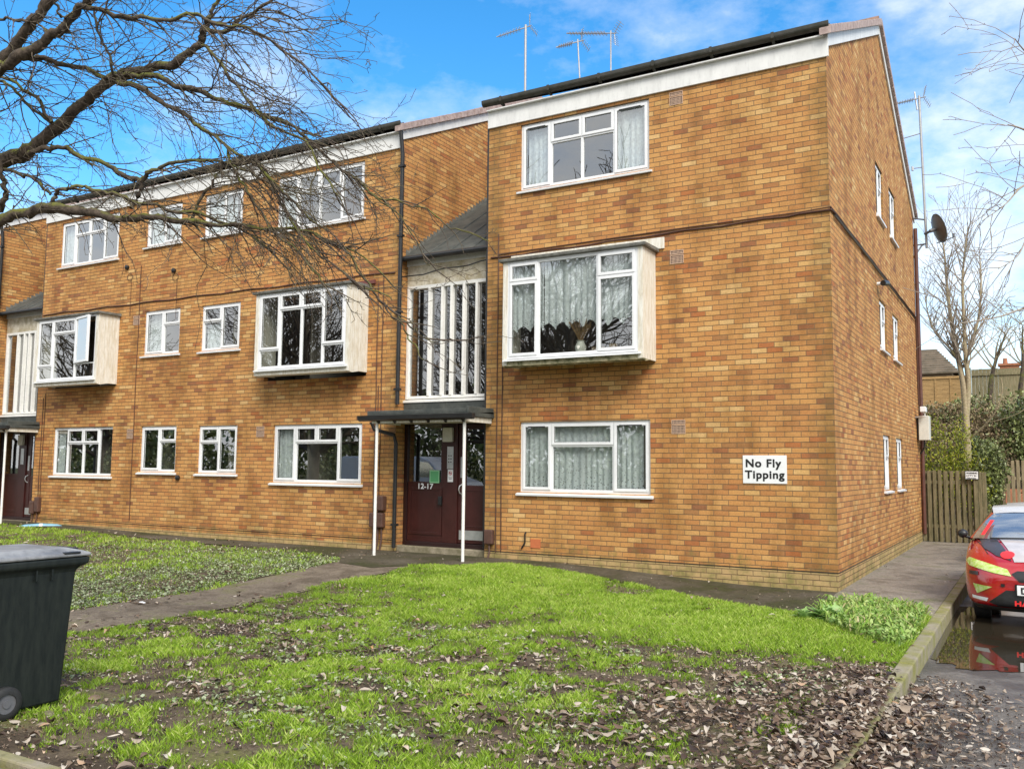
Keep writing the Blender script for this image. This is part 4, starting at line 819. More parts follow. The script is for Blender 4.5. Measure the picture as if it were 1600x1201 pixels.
ROAD = [(KX, 40), (KX, -6.5)]+arc+[(-1.6, -9.75), (-1.6, -14.45), (-60, -14.45), (-60, -21), (40, -21), (40, -14.5), (7.4, -11), (7.2, 40)]
poly_sheet('road', ROAD, 0, ROADM, 1.0, hf=lambda x, y: rdz(y))
# kerb stones
def kerb_run(name, pts, w, z0, z1, ln=.9, side=1, m=KERBM):
    mb = MB(); 
    for (a, b) in zip(pts[:-1], pts[1:]):
        a = Vector((*a, 0)); b = Vector((*b, 0)); d = b-a; L_ = d.length; n = max(1, round(L_/ln)); t = d.normalized(); p = Vector((-t.y, t.x, 0))*side
        for i in range(n):
            s0 = a+t*(L_*i/n+.004); s1 = a+t*(L_*(i+1)/n-.004); j = random.uniform(-.006, .006)
            q = [s0, s1, s1+p*w, s0+p*w]; lo = float(rdz(s0.y))-.1
            i0 = len(mb.v)
            for v_ in q: mb.v.append((v_.x, v_.y, lo))
            for k, v_ in enumerate(q): mb.v.append((v_.x, v_.y, z1+j))
            for q_ in ((0, 1, 2, 3), (4, 7, 6, 5), (0, 4, 5, 1), (1, 5, 6, 2), (2, 6, 7, 3), (3, 7, 4, 0)): mb.f.append([i0+c for c in q_])
    o = mb.build(name, m, None, bevel=.012); o['kind'] = 'structure'; return o
kerb_run('kerb', [(KX, 12), (KX, -7.15)]+arc[1:], .125, 0, .03, side=-1)
kerb_run('kerb', [(-1.25, -9.76), (-32, -9.76)], .085, 0, .02, side=-1)
# puddle in the gutter, in front of the car
pp_ = [(1.405, .6), (1.403, -1.2), (1.42, -3.3), (1.75, -3.62), (2.3, -3.45), (2.9, -3.6), (3.3, -2.9), (3.25, -1.4), (2.9, .2), (2.4, .9), (1.9, 1.0)]
q_ = []
for i in range(len(pp_)):
    a, b = pp_[i], pp_[(i+1) % len(pp_)]
    for k in range(6):
        t = k/6; x = a[0]+(b[0]-a[0])*t; y = a[1]+(b[1]-a[1])*t; j = .05*math.sin(i*3.1+k*2.3) if x > 1.5 else 0; q_.append((x+j, y+j*1.3))
WATER = mat('puddle_water', (.035, .028, .018), .015, spec=1.0); WATER.node_tree.nodes['Principled BSDF'].inputs['IOR'].default_value = 1.45
pw = poly_sheet('puddle', q_, .006, WATER, 2, hf=lambda x, y: -.12+0*x)
for v in pw.data.vertices:
    if v.co.y > 0: v.co.z = float(rdz(v.co.y))+.006
# ------------------------------------------------------------------ grass
PATHX = [(-7.28, -.7), (-5.75, -.7), (-5.85, -3), (-5.78, -6), (-5.85, -9.8), (-7.0, -9.8), (-6.98, -6), (-7.05, -3.0)]
def lawn_pts(n, x0, x1, y0, y1):
    x = RNG.uniform(x0, x1, n); y = RNG.uniform(y0, y1, n)
    jx = (fbm(x, y, 2.3)-.5)*.55
    k = inpoly(x, y, LAWN) & ~inpoly(x+jx, y+jx, PATHX) & ~inpoly(x, y, STRIP) & ~inpoly(x, y, PAVE) & (x < KX-.13)
    return x[k], y[k]
def wet_leaf_w(x, y):     # where dead leaves gather
    d = .85*np.exp(-(((x-1.05)/1.15)**2+((y+6.9)/1.35)**2))*(.55+.9*sst(.38, .56, fbm(x, y, 1.9)))+.35*np.exp(-(((x-1.4)/.6)**2+((y+6.8)/1.5)**2)) + .9*np.exp(-(((x-1.25)/.5)**2+((y+5.3)/.75)**2))
    band = .42*np.exp(-((y+6.9+.2*x)/1.5)**2)*sst(.36, .6, fbm(x, y, .9))
    return d + band*.75 + .05 + .16*sst(.46, .6, fbm(x+9, y, 1.2))*sst(-3.0, -4.6, y)
def lush(x, y):           # 0 bare mud .. 1 thick turf
    far = sst(-5.3, -3.6, y)*sst(-7.6, -6.0, x)     # strip near the right wing
    n = fbm(x, y, .95); n2 = fbm(x+40, y+13, 3.1)
    v = .53+.47*far+1.5*(n-.5)+1.2*(n2-.5)+1.9*(fbm(x+7, y+3, 5.5)-.5)*(1-.6*far)
    v += .25*np.exp(-(((x+3.0)/2.5)**2+((y+5.5)/1.5)**2)) - .75*np.clip(wet_leaf_w(x, y), 0, 1)*(1-far*.5)
    v += .12*np.exp(-(((x+3.2)/2.5)**2+((y+8.0)/1.3)**2))
    return np.clip(v, 0, 1)
def grass_mesh(name, x, y, h, w, m, lab, tint, lean=.5):
    n = len(x); z = hgt(x, y)-.004; a = RNG.uniform(0, 6.283, n); dx, dy = np.cos(a)*w, np.sin(a)*w
    b = RNG.uniform(0, 6.283, n); l = h*RNG.uniform(.1, lean*2, n); tx, ty = np.cos(b)*l, np.sin(b)*l
    v = np.empty((n, 4, 3)); v[:, 0] = np.stack([x-dx, y-dy, z], 1); v[:, 1] = np.stack([x+dx, y+dy, z], 1)
    v[:, 2] = np.stack([x+dx*.7+tx*.4, y+dy*.7+ty*.4, z+h*.6], 1); v[:, 3] = np.stack([x+tx, y+ty, z+h], 1)
    i = np.arange(n)[:, None]*4; f = np.concatenate([i+np.array([[0, 1, 2]]), i+np.array([[0, 2, 3]])], 1).reshape(-1, 3)
    o = nmesh(name, v.reshape(-1, 3), f, m, tint=np.repeat(tint, 2)); tag(o, lab, 'grass', kind='stuff'); return o
GRASS = leaf_material('grass_blades', [(0, (.30, .25, .12)), (.12, (.24, .26, .07)), (.35, (.16, .26, .03)), (.6, (.24, .39, .03)), (.8, (.33, .49, .04)), (1, (.52, .60, .16))], .45, .3, .3)
gx, gy, gh_, gw, gt_ = [], [], [], [], []
for (n, x0, x1, y0, y1, hs, ws) in ((520000, -6.2, 1.4, -9.6, -3.6, .033, .0032), (330000, -6.2, 1.4, -3.6, -.4, .034, .0045), (170000, -20, -6.8, -9.5, -.3, .036, .007), (30000, -40, -20, -9.5, 0, .04, .012)):
    x, y = lawn_pts(n, x0, x1, y0, y1); l = lush(x, y); k = RNG.random(len(x)) < l**1.3*(.35+1.1*sst(.35, .6, fbm(x+2, y+9, 9.0))); x, y, l = x[k], y[k], l[k]
    gx.append(x); gy.append(y); gh_.append(hs*(.55+.75*l)*RNG.uniform(.45, 1.6, len(x))); gw.append(np.full(len(x), ws)*RNG.uniform(.7, 1.3, len(x)))
    gt_.append(np.clip(.15+.62*l+.35*(fbm(x+5, y, 2.2)-.5)+RNG.normal(0, .2, len(x)), 0, 1))
grass_mesh('grass', *map(np.concatenate, (gx, gy, gh_, gw)), GRASS, 'patchy bright green winter lawn with bare muddy spots', np.concatenate(gt_))
# ------------------------------------------------------------------ low clover-like ground cover on the left lawn
def flat_leaves(name, x, y, z, size, m, lab, tint, cat, tilt=.5, curl=.3, seg=3, parent=None, asp=.62, kind='stuff'):
    """small curled leaves: a strip of 3 x 2 quads each"""
    n = len(x); a = RNG.uniform(0, 6.283, n); t1 = RNG.normal(0, tilt, n); t2 = RNG.normal(0, tilt, n); c = RNG.normal(0, 1, n)*curl; cl = RNG.normal(0, 1, n)*curl
    us = np.array([-.5, -.3, 0, .28, .5]); wd = np.array([.04, .36, .5, .34, .02])*asp*2*(1+0); vs = np.array([-1, 0, 1])*.5
    V = np.empty((n, 5, 3, 3))
    for i, u in enumerate(us):
        for j, v in enumerate(vs):
            lx = u*size; ly = v*wd[i]*size; lz = (c*(v*2)**2*.5*wd[i] + cl*(u*2)**2*.3 + .06*v*u)*size
            # tilt then spin
            lz2 = lz+lx*np.sin(t1)+ly*np.sin(t2); lx2 = lx*np.cos(t1); ly2 = ly*np.cos(t2)
            V[:, i, j, 0] = x+lx2*np.cos(a)-ly2*np.sin(a); V[:, i, j, 1] = y+lx2*np.sin(a)+ly2*np.cos(a); V[:, i, j, 2] = lz2
    mn = V[:, :, :, 2].min(axis=(1, 2)); V[:, :, :, 2] += (z-mn*(1 if kind == 'stuff' else 0))[:, None, None]
    F = []
    for i in range(4):
        for j in range(2): F.append([i*3+j, (i+1)*3+j, (i+1)*3+j+1, i*3+j+1])
    f = (np.arange(n)[:, None, None]*15+np.array(F)[None]).reshape(-1, 4)
    o = nmesh(name, V.reshape(-1, 3), f, m, parent, tint=np.repeat(tint, 8), smooth=True)
    if lab: tag(o, lab, cat, kind=kind)
    return o
x, y = lawn_pts(90000, -14, -7.1, -8.5, -.9); k = RNG.random(len(x)) < np.clip(1.8*(fbm(x, y, .5)-.18), 0, 1)*sst(-14, -9, x)*sst(-.8, -2.0, y); x, y = x[k], y[k]
x2, y2 = lawn_pts(30000, -6, 1, -9.5, -5.0); k = RNG.random(len(x2)) < .5*(fbm(x2+3, y2, 1.3) > .53); x2, y2 = x2[k], y2[k]
x = np.concatenate([x, x2]); y = np.concatenate([y, y2])
CLOV = leaf_material('ground_cover_leaf', [(0, (.10, .14, .04)), (.5, (.22, .27, .11)), (1, (.48, .52, .34))], .35, .15, .6)
flat_leaves('ground_cover', x, y, hgt(x, y)+RNG.uniform(.0, .02, len(x)), RNG.uniform(.02, .042, len(x)), CLOV, 'small silvery green weeds creeping through the lawn', RNG.random(len(x)), 'ground cover', .35, .3, asp=.8)
# ------------------------------------------------------------------ fallen leaves
def dead(n, x0, x1, y0, y1, wfun, lawn=True):
    x = RNG.uniform(x0, x1, n); y = RNG.uniform(y0, y1, n); k = RNG.random(n) < np.clip(wfun(x, y), 0, 1); return x[k], y[k]
xa, ya = dead(90000, -7.0, 2.8, -9.7, -1.2, lambda x, y: wet_leaf_w(x, y)*.50*(1-.85*sst(-6.2, -3.0, y)*(x < 1.0))*np.where(x > 1.42, np.clip(1.5-(x-1.4)/.8, .12, 1)*sst(-3.7, -4.7, y), 1))
k = ~inpoly(xa, ya, [(-7.2, -9.7), (-5.7, -9.7), (-5.7, -.9), (-7.2, -.9)]) | (RNG.random(len(xa)) < .25); xa, ya = xa[k], ya[k]
xb, yb = dead(5200, -22, -7.2, -9.5, -.2, lambda x, y: .35*(fbm(x, y, 1.1) > .47)+.05)
xe_, ye_ = dead(900, -6, 1.2, -5.6, -.8, lambda x, y: .25+.75*(fbm(x, y, 1.3) > .5)); k = inpoly(xe_, ye_, LAWN) & ~inpoly(xe_, ye_, STRIP); xb = np.concatenate([xb, xe_[k]]); yb = np.concatenate([yb, ye_[k]])
xc, yc = dead(500, -7.2, 1.3, -9.5, 9, lambda x, y: .5+0*x); k = inpoly(xc, yc, STRIP) | inpoly(xc, yc, PAVE) | inpoly(xc, yc, PATH); xb = np.concatenate([xb, xc[k]]); yb = np.concatenate([yb, yc[k]])
x = np.concatenate([xa, xb]); y = np.concatenate([ya, yb])
xk = RNG.normal(KX-.05, .10, 5200); yk = RNG.uniform(-9.5, -5.9, 5200); x = np.concatenate([x, xk]); y = np.concatenate([y, yk]); k = ~((x > KX-.125) & (x < KX) & (y > -5.4) & (RNG.random(len(x)) < .9)); x, y = x[k], y[k]
onroad = (x > KX) | ~inpoly(x, y, LAWN); z = np.where(onroad, rdz(y), hgt(x, y))+RNG.random(len(x))*np.where(wet_leaf_w(x, y) > .6, .05, .008)+.010+.045*RNG.random(len(x))*np.exp(-((x-1.36)/.2)**2)*(y < -5.4)+.03*np.exp(-((x-1.36)/.2)**2)*(y < -5.4)+.07*np.exp(-((x-1.55)/.14)**2)*(y < -5.6)
DEAD = leaf_material('dead_leaf', [(0, (.025, .015, .010)), (.25, (.07, .042, .028)), (.42, (.16, .10, .065)), (.58, (.26, .19, .13)), (.76, (.42, .34, .26)), (.92, (.62, .55, .46)), (1, (.46, .25, .11))], .42, .12, .5)
flat_leaves('fallen_leaves', x, y, z, RNG.uniform(.028, .078, len(x))*np.where(RNG.random(len(x)) < .07, 1.4, 1), DEAD, 'dry brown fallen leaves drifted over the kerb and lawn', np.clip(RNG.beta(1.3, 1.4, len(x)), 0, 1), 'fallen leaves', .13, .6, asp=.52)
# crumbs: bits of leaf, twig and soil all over the lawn
xd = RNG.uniform(-14, 2.2, 150000); yd = RNG.uniform(-9.7, -.3, 150000); k = (RNG.random(150000) < .22+.6*sst(.42, .6, fbm(xd, yd, 1.6))+.5*np.clip(wet_leaf_w(xd, yd), 0, 1)) & (inpoly(xd, yd, LAWN) | (wet_leaf_w(xd, yd) > .12)) & ~inpoly(xd, yd, PATHX); xd, yd = xd[k], yd[k]
zd = np.where((xd > KX) | ~inpoly(xd, yd, LAWN), rdz(yd), hgt(xd, yd))+.004
flat_leaves('leaf_crumbs', xd, yd, zd, RNG.uniform(.008, .026, len(xd)), DEAD, 'small bits of broken leaf and twig strewn over the lawn', np.clip(RNG.beta(1.2, 1.1, len(xd)), 0, 1), 'leaf litter', .4, .7)
# ------------------------------------------------------------------ planting by the corner
BED = [(.12, -2.0), (.1, -1.15), (.5, -.85), (1.2, -1.2), (1.27, -3.2), (1.2, -3.7), (.8, -3.3), (.35, -2.7)]
n = 3400; x = RNG.uniform(-.4, 1.3, n); y = RNG.uniform(-4, -.8, n); k = inpoly(x, y, BED) & (RNG.random(n) < .35+.65*(fbm(x, y, 1.9) > .46)); x, y = x[k], y[k]; n = len(x)
hh = RNG.uniform(.05, .17, n); a = RNG.uniform(0, 6.283, n); l = hh*RNG.uniform(.3, 1.7, n); w = RNG.uniform(.005, .011, n); px_, py_ = -np.sin(a)*w, np.cos(a)*w; tx, ty = np.cos(a)*l, np.sin(a)*l
V = np.empty((n, 8, 3))
for i, (t, hz, ww) in enumerate(((0, 0, 1), (.25, .62, 1), (.65, 1.0, .8), (1.0, .82, .12))):
    V[:, i*2] = np.stack([x+tx*t-px_*ww, y+ty*t-py_*ww, hh*hz], 1); V[:, i*2+1] = np.stack([x+tx*t+px_*ww, y+ty*t+py_*ww, hh*hz], 1)
F = np.array([[0, 1, 3, 2], [2, 3, 5, 4], [4, 5, 7, 6]]); f = (np.arange(n)[:, None, None]*8+F[None]).reshape(-1, 4)
BEDM = leaf_material('strap_leaf', [(0, (.55, .46, .25)), (.15, (.40, .42, .14)), (.4, (.22, .40, .06)), (.75, (.34, .52, .09)), (1, (.55, .62, .2))], .4, .3, .4)
tag(nmesh('strap_leaved_plants', V.reshape(-1, 3), f, BEDM, tint=np.repeat(RNG.random(n), 3), smooth=True), 'clump of arching yellow green strap leaves at the foot of the brick corner', 'plants', kind='stuff')
x = RNG.uniform(-.1, 1.27, 5200); y = RNG.uniform(-3.8, -.8, 5200); k = inpoly(x, y, BED); x, y = x[k], y[k]
BROAD0 = leaf_material('bed_leaf', [(0, (.12, .22, .04)), (.5, (.24, .38, .08)), (1, (.46, .56, .2))], .4, .2, .4)
flat_leaves('ground_cover_plants', x, y, RNG.uniform(.0, .11, len(x)), RNG.uniform(.03, .075, len(x)), BROAD0, 'low leafy green weeds filling the corner bed by the kerb', RNG.random(len(x)), 'plants', .55, .5, asp=.5)
BROAD = leaf_material('broad_leaf', [(0, (.18, .32, .08)), (1, (.40, .58, .2))], .4, .25, .4)
def rosette(cx, cy, s, lab):
    t = empty('leafy_plant', (cx, cy, 0), lab, 'plant', 'broad leaved plants in the corner bed'); V = []; F = []; T = []
    for k in range(34):
        a = random.random()*6.28; up = random.uniform(.25, 1.25); ln = s*random.uniform(.6, 1.1); w = ln*.17; b = len(V); n_ = 5; ox, oy = random.uniform(-.07, .07), random.uniform(-.07, .07)
        for i in range(n_+1):
            q = i/n_; r = ln*math.cos(up)*q; z = ln*(math.sin(up)*q-.35*q*q)+.01; ww = w*math.sin(min(1, q*1.1+.12)*3.0)+.004
            for sg_ in (-1, 0, 1): V.append((cx+ox+math.cos(a)*r-math.sin(a)*ww*sg_, cy+oy+math.sin(a)*r+math.cos(a)*ww*sg_, max(.004, z+abs(sg_)*ww*.35)))
        for i in range(n_):
            for j in (0, 1): F.append([b+i*3+j, b+(i+1)*3+j, b+(i+1)*3+j+1, b+i*3+j+1]); T.append(random.random())
    nmesh('leaf', V, F, BROAD, t, tint=T, smooth=True)
p = onZ(1262, 968); rosette(p.x, p.y, .24, 'small broad leaved plant, leftmost at the lawn edge by the brick corner')
p = onZ(1300, 972); rosette(p.x, p.y, .32, 'broad leaved plant with upright leaves, second from the left in the corner bed')
p = onZ(1345, 968); rosette(p.x, p.y, .20, 'broad leaved plant in the middle of the corner bed')
# ================================================================== TREES
def grow(T, p, d, ln, r, lev, bias=Vector((0, 0, -.05)), step=.13, wig=.17, kids=.5, spur=.5, kfac=.5, k=4, minr=.0022, ang=.75):
    n = max(3, int(ln/step)); pts = [tuple(p)]; rs = [r]; d = d.normalized(); st = ln/n; q = Vector(p)
    for i in range(n):
        d = (d + Vector((random.gauss(0, wig), random.gauss(0, wig), random.gauss(0, wig))) + bias).normalized(); q = q+d*st
        rr = max(minr, r*(1-.75*(i+1)/n)); pts.append(tuple(q)); rs.append(rr)
        if lev > 0 and random.random() < kids and i > 0:
            s = Vector((random.gauss(0, 1), random.gauss(0, 1), random.gauss(0, 1))); s = (s-d*s.dot(d)).normalized()
            grow(T, q, d+s*ang*random.uniform(.6, 1.3), ln*kfac*random.uniform(.5, 1.2)*(1-.4*i/n), rr*.72, lev-1, bias, step, wig, kids, spur, kfac, k if k < 5 else 4, minr, ang)
        if spur and random.random() < spur:
            s = Vector((random.gauss(0, 1), random.gauss(0, 1), random.gauss(0, 1))).normalized(); l = random.uniform(.015, .04)
            T.add([tuple(q), tuple(q+(d*.4+s).normalized()*l)], [rr*.9, rr*1.1], 3)
    T.add(pts, rs, k)
def smooth_path(pts, n=5):      # Catmull-Rom
    out = []; P_ = [pts[0]]+list(pts)+[pts[-1]]
    for i in range(1, len(P_)-2):
        a, b, c, d = [np.array(P_[i+k]) for k in (-1, 0, 1, 2)]
        for j in range(n):
            t = j/n; out.append(.5*((2*b)+(-a+c)*t+(2*a-5*b+4*c-d)*t*t+(-a+3*b-3*c+d)*t**3))
    out.append(np.array(P_[-2])); return out
tree = empty('bare_tree', (-6.1, -9.0, 0), 'bare winter tree with mossy limbs reaching in from the upper left of the view', 'tree')
fork = onD(-230, 470, 7.6)
# limbs measured in the photograph: (x, y, width px), depth at the start and the end
LIMBS = [
 ([(-230, 470, 60), (-90, 290, 34), (0, 252, 22), (25, 246, 24), (50, 230, 20), (100, 190, 18), (140, 150, 17), (180, 122, 17), (225, 109, 15), (270, 99, 14), (300, 80, 12), (316, 60, 11), (319, 44, 10), (330, 22, 6), (342, -5, 5), (350, -60, 3)], 7.6, 6.9),
 ([(-160, 400, 36), (-60, 220, 26), (-15, 116, 20), (10, 88, 17), (38, 52, 16), (62, 22, 16), (85, -8, 15), (120, -60, 12)], 7.4, 7.0),
 ([(-100, 300, 24), (-30, 150, 20), (0, 108, 17), (25, 92, 17), (62, 70, 16), (95, 47, 15), (122, 17, 13), (142, -6, 12), (180, -60, 9)], 7.2, 6.6),
 ([(25, 92, 12), (55, 89, 9), (90, 98, 8), (140, 110, 7), (172, 124, 6), (185, 128, 5)], 7.0, 7.1),
 ([(185, 122, 9), (215, 118, 8), (250, 122, 8), (290, 137, 8), (337, 152, 7), (400, 176, 6), (455, 196, 5), (500, 235, 4), (535, 266, 3), (570, 292, 3), (625, 340, 2), (672, 415, 1.6)], 7.1, 6.6),
 ([(185, 128, 8), (225, 142, 8), (275, 172, 7), (312, 197, 6), (350, 226, 5), (405, 262, 4), (442, 300, 4), (485, 340, 3), (540, 385, 2)], 7.0, 6.5),
 ([(122, 10, 8), (150, 14, 7), (190, 25, 7), (250, 31, 6), (300, 24, 6), (350, 38, 5), (420, 60, 4), (480, 110, 3), (540, 170, 2)], 6.7, 6.2),
 ([(318, 48, 8), (355, 45, 6), (400, 16, 5), (440, -10, 4)], 6.9, 6.6),
 ([(315, 70, 5), (345, 100, 5), (380, 150, 4), (430, 200, 4), (472, 216, 4), (500, 260, 3), (540, 330, 2)], 6.9, 6.4),
 ([(-230, 470, 45), (-90, 385, 26), (0, 345, 16), (30, 334, 16), (75, 326, 16), (130, 329, 14), (175, 341, 12), (250, 342, 10), (297, 347, 9), (345, 350, 6), (400, 354, 5), (480, 363, 4), (555, 395, 3), (620, 450, 2)], 7.4, 6.5),
 ([(-40, 365, 14), (0, 325, 9), (8, 300, 8), (4, 270, 7), (-10, 240, 6)], 7.5, 7.3),
 ([(45, 240, 9), (62, 235, 8), (87, 229, 8), (120, 240, 7), (162, 257, 7), (205, 277, 7), (222, 290, 8), (206, 325, 7)], 7.3, 7.1),
 ([(222, 280, 8), (245, 264, 6), (290, 252, 5), (337, 252, 4), (390, 270, 3), (440, 310, 2)], 7.1, 6.8),
 ([(78, 325, 7), (88, 303, 6), (105, 294, 6), (140, 294, 6), (182, 305, 6), (225, 317, 5), (262, 327, 5), (310, 336, 5), (370, 355, 4), (430, 395, 3)], 7.2, 6.8),
 ([(480, 363, 4), (530, 385, 4), (560, 420, 3.5), (580, 452, 3.5), (600, 475, 3), (620, 492, 3), (640, 507, 2.5), (655, 522, 2), (685, 537, 1.5)], 6.6, 6.3),
 ([(600, 475, 3), (625, 505, 2.5), (640, 527, 2.5), (655, 555, 2), (668, 567, 1.5)], 6.4, 6.2),
 ([(535, 266, 3), (592, 308, 3), (625, 314, 2.5), (668, 330, 2.2), (705, 355, 2), (762, 375, 1.5)], 6.8, 6.3),
 ([(400, 250, 4), (430, 300, 4), (455, 345, 3.5), (500, 400, 3), (560, 440, 2.5), (610, 470, 2)], 6.9, 6.3),
 ([(350, 226, 4), (380, 290, 4), (420, 350, 3.5), (470, 400, 3), (520, 450, 2)], 6.8, 6.4),
 ([(295, 350, 6), (308, 322, 5), (330, 288, 5), (345, 262, 3)], 7.0, 7.0),
 ([(0, 125, 5), (30, 150, 5), (75, 190, 4), (82, 191, 3)], 7.3, 7.2), ([(82, 191, 6), (60, 160, 5), (25, 130, 5), (-10, 118, 5)], 7.2, 7.2),
 ([(-10, 266, 5), (30, 270, 5), (60, 285, 5), (80, 305, 4)], 7.4, 7.3), ([(190, 110, 4), (178, 118, 4), (168, 80, 4), (150, 40, 4), (140, 0, 3)], 7.1, 6.9),
 ([(95, 30, 4), (88, 8, 4), (80, -20, 4)], 6.8, 6.7), ([(0, 30, 4), (25, 31, 4), (60, 40, 3), (90, 60, 3)], 7.2, 7.0),
]
limbT = []; RIGHT = Vector(RT)
for (pp, d0, d1) in LIMBS:
    n = len(pp); P3 = [onD(a, b, d0+(d1-d0)*i/(n-1)) for i, (a, b, w) in enumerate(pp)]; W3 = [w/2/CF*(d0+(d1-d0)*i/(n-1)) for i, (a, b, w) in enumerate(pp)]
    sp_ = smooth_path([tuple(p) for p in P3], 6); rw = np.interp(np.linspace(0, n-1, len(sp_)), range(n), W3)
    rw = rw*(1+RNG.normal(0, .085, len(rw))); sp_ = np.array(sp_)+RNG.normal(0, .005, (len(sp_), 3)); ph_ = np.arange(len(sp_)); sp_ = sp_+np.stack([np.sin(ph_*.63+pp[1][0])*.010, np.sin(ph_*1.31)*.008, np.sin(ph_*.77+pp[1][1])*.010], 1); limbT.append((sp_, rw))
tt = Tubes(); tt.add([(fork.x-.25, fork.y-.05, -.15), (fork.x-.22, fork.y, .1), (fork.x-.12, fork.y, .8), (fork.x-.05, fork.y, 1.5), tuple(fork)], [.36, .26, .22, .21, .18], 14); tt.build('trunk', BARK, tree)
for i, (sp_, rw) in enumerate(limbT):
    t = Tubes(); t.add(sp_, rw, 10 if rw.max() > .02 else 7); t.build('branch', BARK, tree)
TW = Tubes()
for i, (sp_, rw) in enumerate(limbT):
    L_ = np.linalg.norm(np.diff(sp_, axis=0), axis=1); acc = 0; start = 3 if rw[0] > .1 else 0
    for j in range(start, len(sp_)-1):
        acc += L_[j]
        while acc > .058:
            acc -= .058; p = Vector(sp_[j]); tdir = Vector(sp_[j+1]-sp_[j]).normalized()
            u_ = (p-CAM).dot(RT)/(p-CAM).dot(FWD)*CF+800; v_ = 600.5-(p-CAM).dot(UP)/(p-CAM).dot(FWD)*CF
            if u_ < -60: continue
            if random.random() < (.25 if u_ < 120 else (.0 if u_ < 430 else (.45 if u_ < 560 else .78))): continue
            up_ = random.random() < .33
            d = tdir*.45 + RIGHT*random.uniform(.25, .95) + Vector((0, 0, 1))*(random.uniform(.05, .5) if up_ else random.uniform(-.75, .05)) + FWD*random.gauss(0, .45)
            ln = random.uniform(.35, 1.15)*(.8 if u_ < 200 else (1.0 if u_ < 450 else .6))
            if i in (9, 10, 11, 13): ln *= .75
            grow(TW, p, d, ln, random.uniform(.0038, .0070), 2 if ln > .35 else 1, Vector((0, 0, -.045)), .085, .19, .36, .6, .5, 4, .0018, .7)
TW.build('twigs', TWIG, tree, kind='stuff')
# whole-tree generator for the others
def bare_tree(name, base, h, r, lab, group, m1=TWIG, m2=TWIG, forks=5, lev=3, droop=0.02, spread=.55, seed=1, tw=.007, leanv=(0, 0), start=.35, minr=.004, kids=.5, stems=1, kf=.62):
    random.seed(seed); t = empty(name, base, lab, 'tree', group); tr = Tubes(); cr = Tubes(); b = Vector(base)
    for s_ in range(stems):
        pts = []; rs = []; n = 9; d = Vector((leanv[0], leanv[1], 1)).normalized(); q = b+Vector((random.gauss(0, .06)*s_, 0, -.15))
        if s_: d = (d+Vector((.13*(1 if s_ % 2 else -1), random.gauss(0, .05), 0))).normalized()
        for i in range(n+1):
            pts.append(tuple(q)); rs.append(r*(1-.8*i/n)*(1.35 if i == 0 else 1)); f_ = i/n
            if f_ >= start:
                for _ in range(forks if i < n else forks+1):
                    a = random.random()*6.283; dd = Vector((math.cos(a)*spread, math.sin(a)*spread, random.uniform(.35, 1.0)))
                    grow(cr, q, dd, h*.42*random.uniform(.6, 1.1)*(1.15-.5*f_), max(rs[-1]*.5, tw), lev, Vector((0, 0, droop)), .24, .11, kids, 0, kf, 4, minr, .7)
            d = (d+Vector((random.gauss(0, .05), random.gauss(0, .05), 0))).normalized(); q = q+d*(h*.62/n)
        tr.add(pts, rs, 10)
    tr.build('trunk', m1, t); cr.build('crown', m2, t); return t
# ================================================================== BEYOND THE GABLE
# weathered boarded gate fence across the pavement end
gf = empty('fence_gate', (.7, 10.3, 0), 'weathered grey green timber fence with gaps between its uprights, across the end of the pavement', 'fence')
random.seed(3)
for layer, yy, off in ((0, 10.30, 0), (1, 10.36, .055)):
    m = MB(); x = .02+off
    while x < 1.08:
        w = random.uniform(.07, .088); zt = 1.66+random.uniform(-.02, .02)-.02*layer; m.box(x, min(x+w, 1.1), yy, yy+.018, .03, zt); x += w+random.uniform(.038, .05)
    m.build('board', TIMB, gf, bevel=.003)
m = MB(); m.box(0, 1.1, 10.32, 10.358, 1.36, 1.44); m.box(0, 1.1, 10.32, 10.358, .35, .43); m.build('rail', TIMB, gf)
m = MB(); m.box(1.105, 1.19, 10.22, 10.36, 0, 1.66); m.box(1.195, 1.27, 10.23, 10.33, 0, 1.65); m.box(1.275, 1.36, 10.24, 10.36, -.2, 1.64); m.build('post', TIMB, gf, bevel=.006)
fs = empty('fence_sign', (1.03, 10.28, 1.58), 'small white notice with dark print on top of the weathered fence', 'sign')
a, b = onY(1508, 735.5, 10.2), onY(1529, 748.5, 10.2)
m = MB(FAC); m.box(a.x, b.x, -10.21, -10.2, b.z, a.z); m.build('sign_plate', SIGNW, fs)
m = MB(FAC); m.ring(a.x-.006, b.x+.006, b.z-.006, a.z+.006, .012, -10.205, -10.197); m.build('sign_border', BLACKP, fs)
text('lettering', 'WARNING', .052, BLACK, fs, (a.x+.02, 10.199, a.z-.065), (1, 0, 0), (0, 0, 1), (0, -1, 0), bold=.002, sx=.88, depth=.001)
text('lettering', 'CCTV IN', .055, BLACK, fs, (a.x+.02, 10.199, a.z-.125), (1, 0, 0), (0, 0, 1), (0, -1, 0), bold=.001, sx=.95, depth=.001)
text('lettering', 'OPERATION', .04, BLACK, fs, (a.x+.02, 10.199, a.z-.178), (1, 0, 0), (0, 0, 1), (0, -1, 0), bold=.001, sx=.9, depth=.001)
# palisade further back
pf = empty('picket_fence', (2.4, 14, 0), 'pale timber picket fence beyond the parked cars', 'fence')
m = MB(); x = 1.55
while x < 5: m.box(x, x+.075, 14, 14.02, -.3, 1.93+random.uniform(-.03, .03)); x += .118
m.build('picket', TIMB2, pf, bevel=.003); m = MB(); m.box(1.5, 5.05, 14.02, 14.06, 1.45, 1.53); m.box(1.5, 5.05, 14.02, 14.06, .1, .18); m.build('rail', TIMB2, pf)
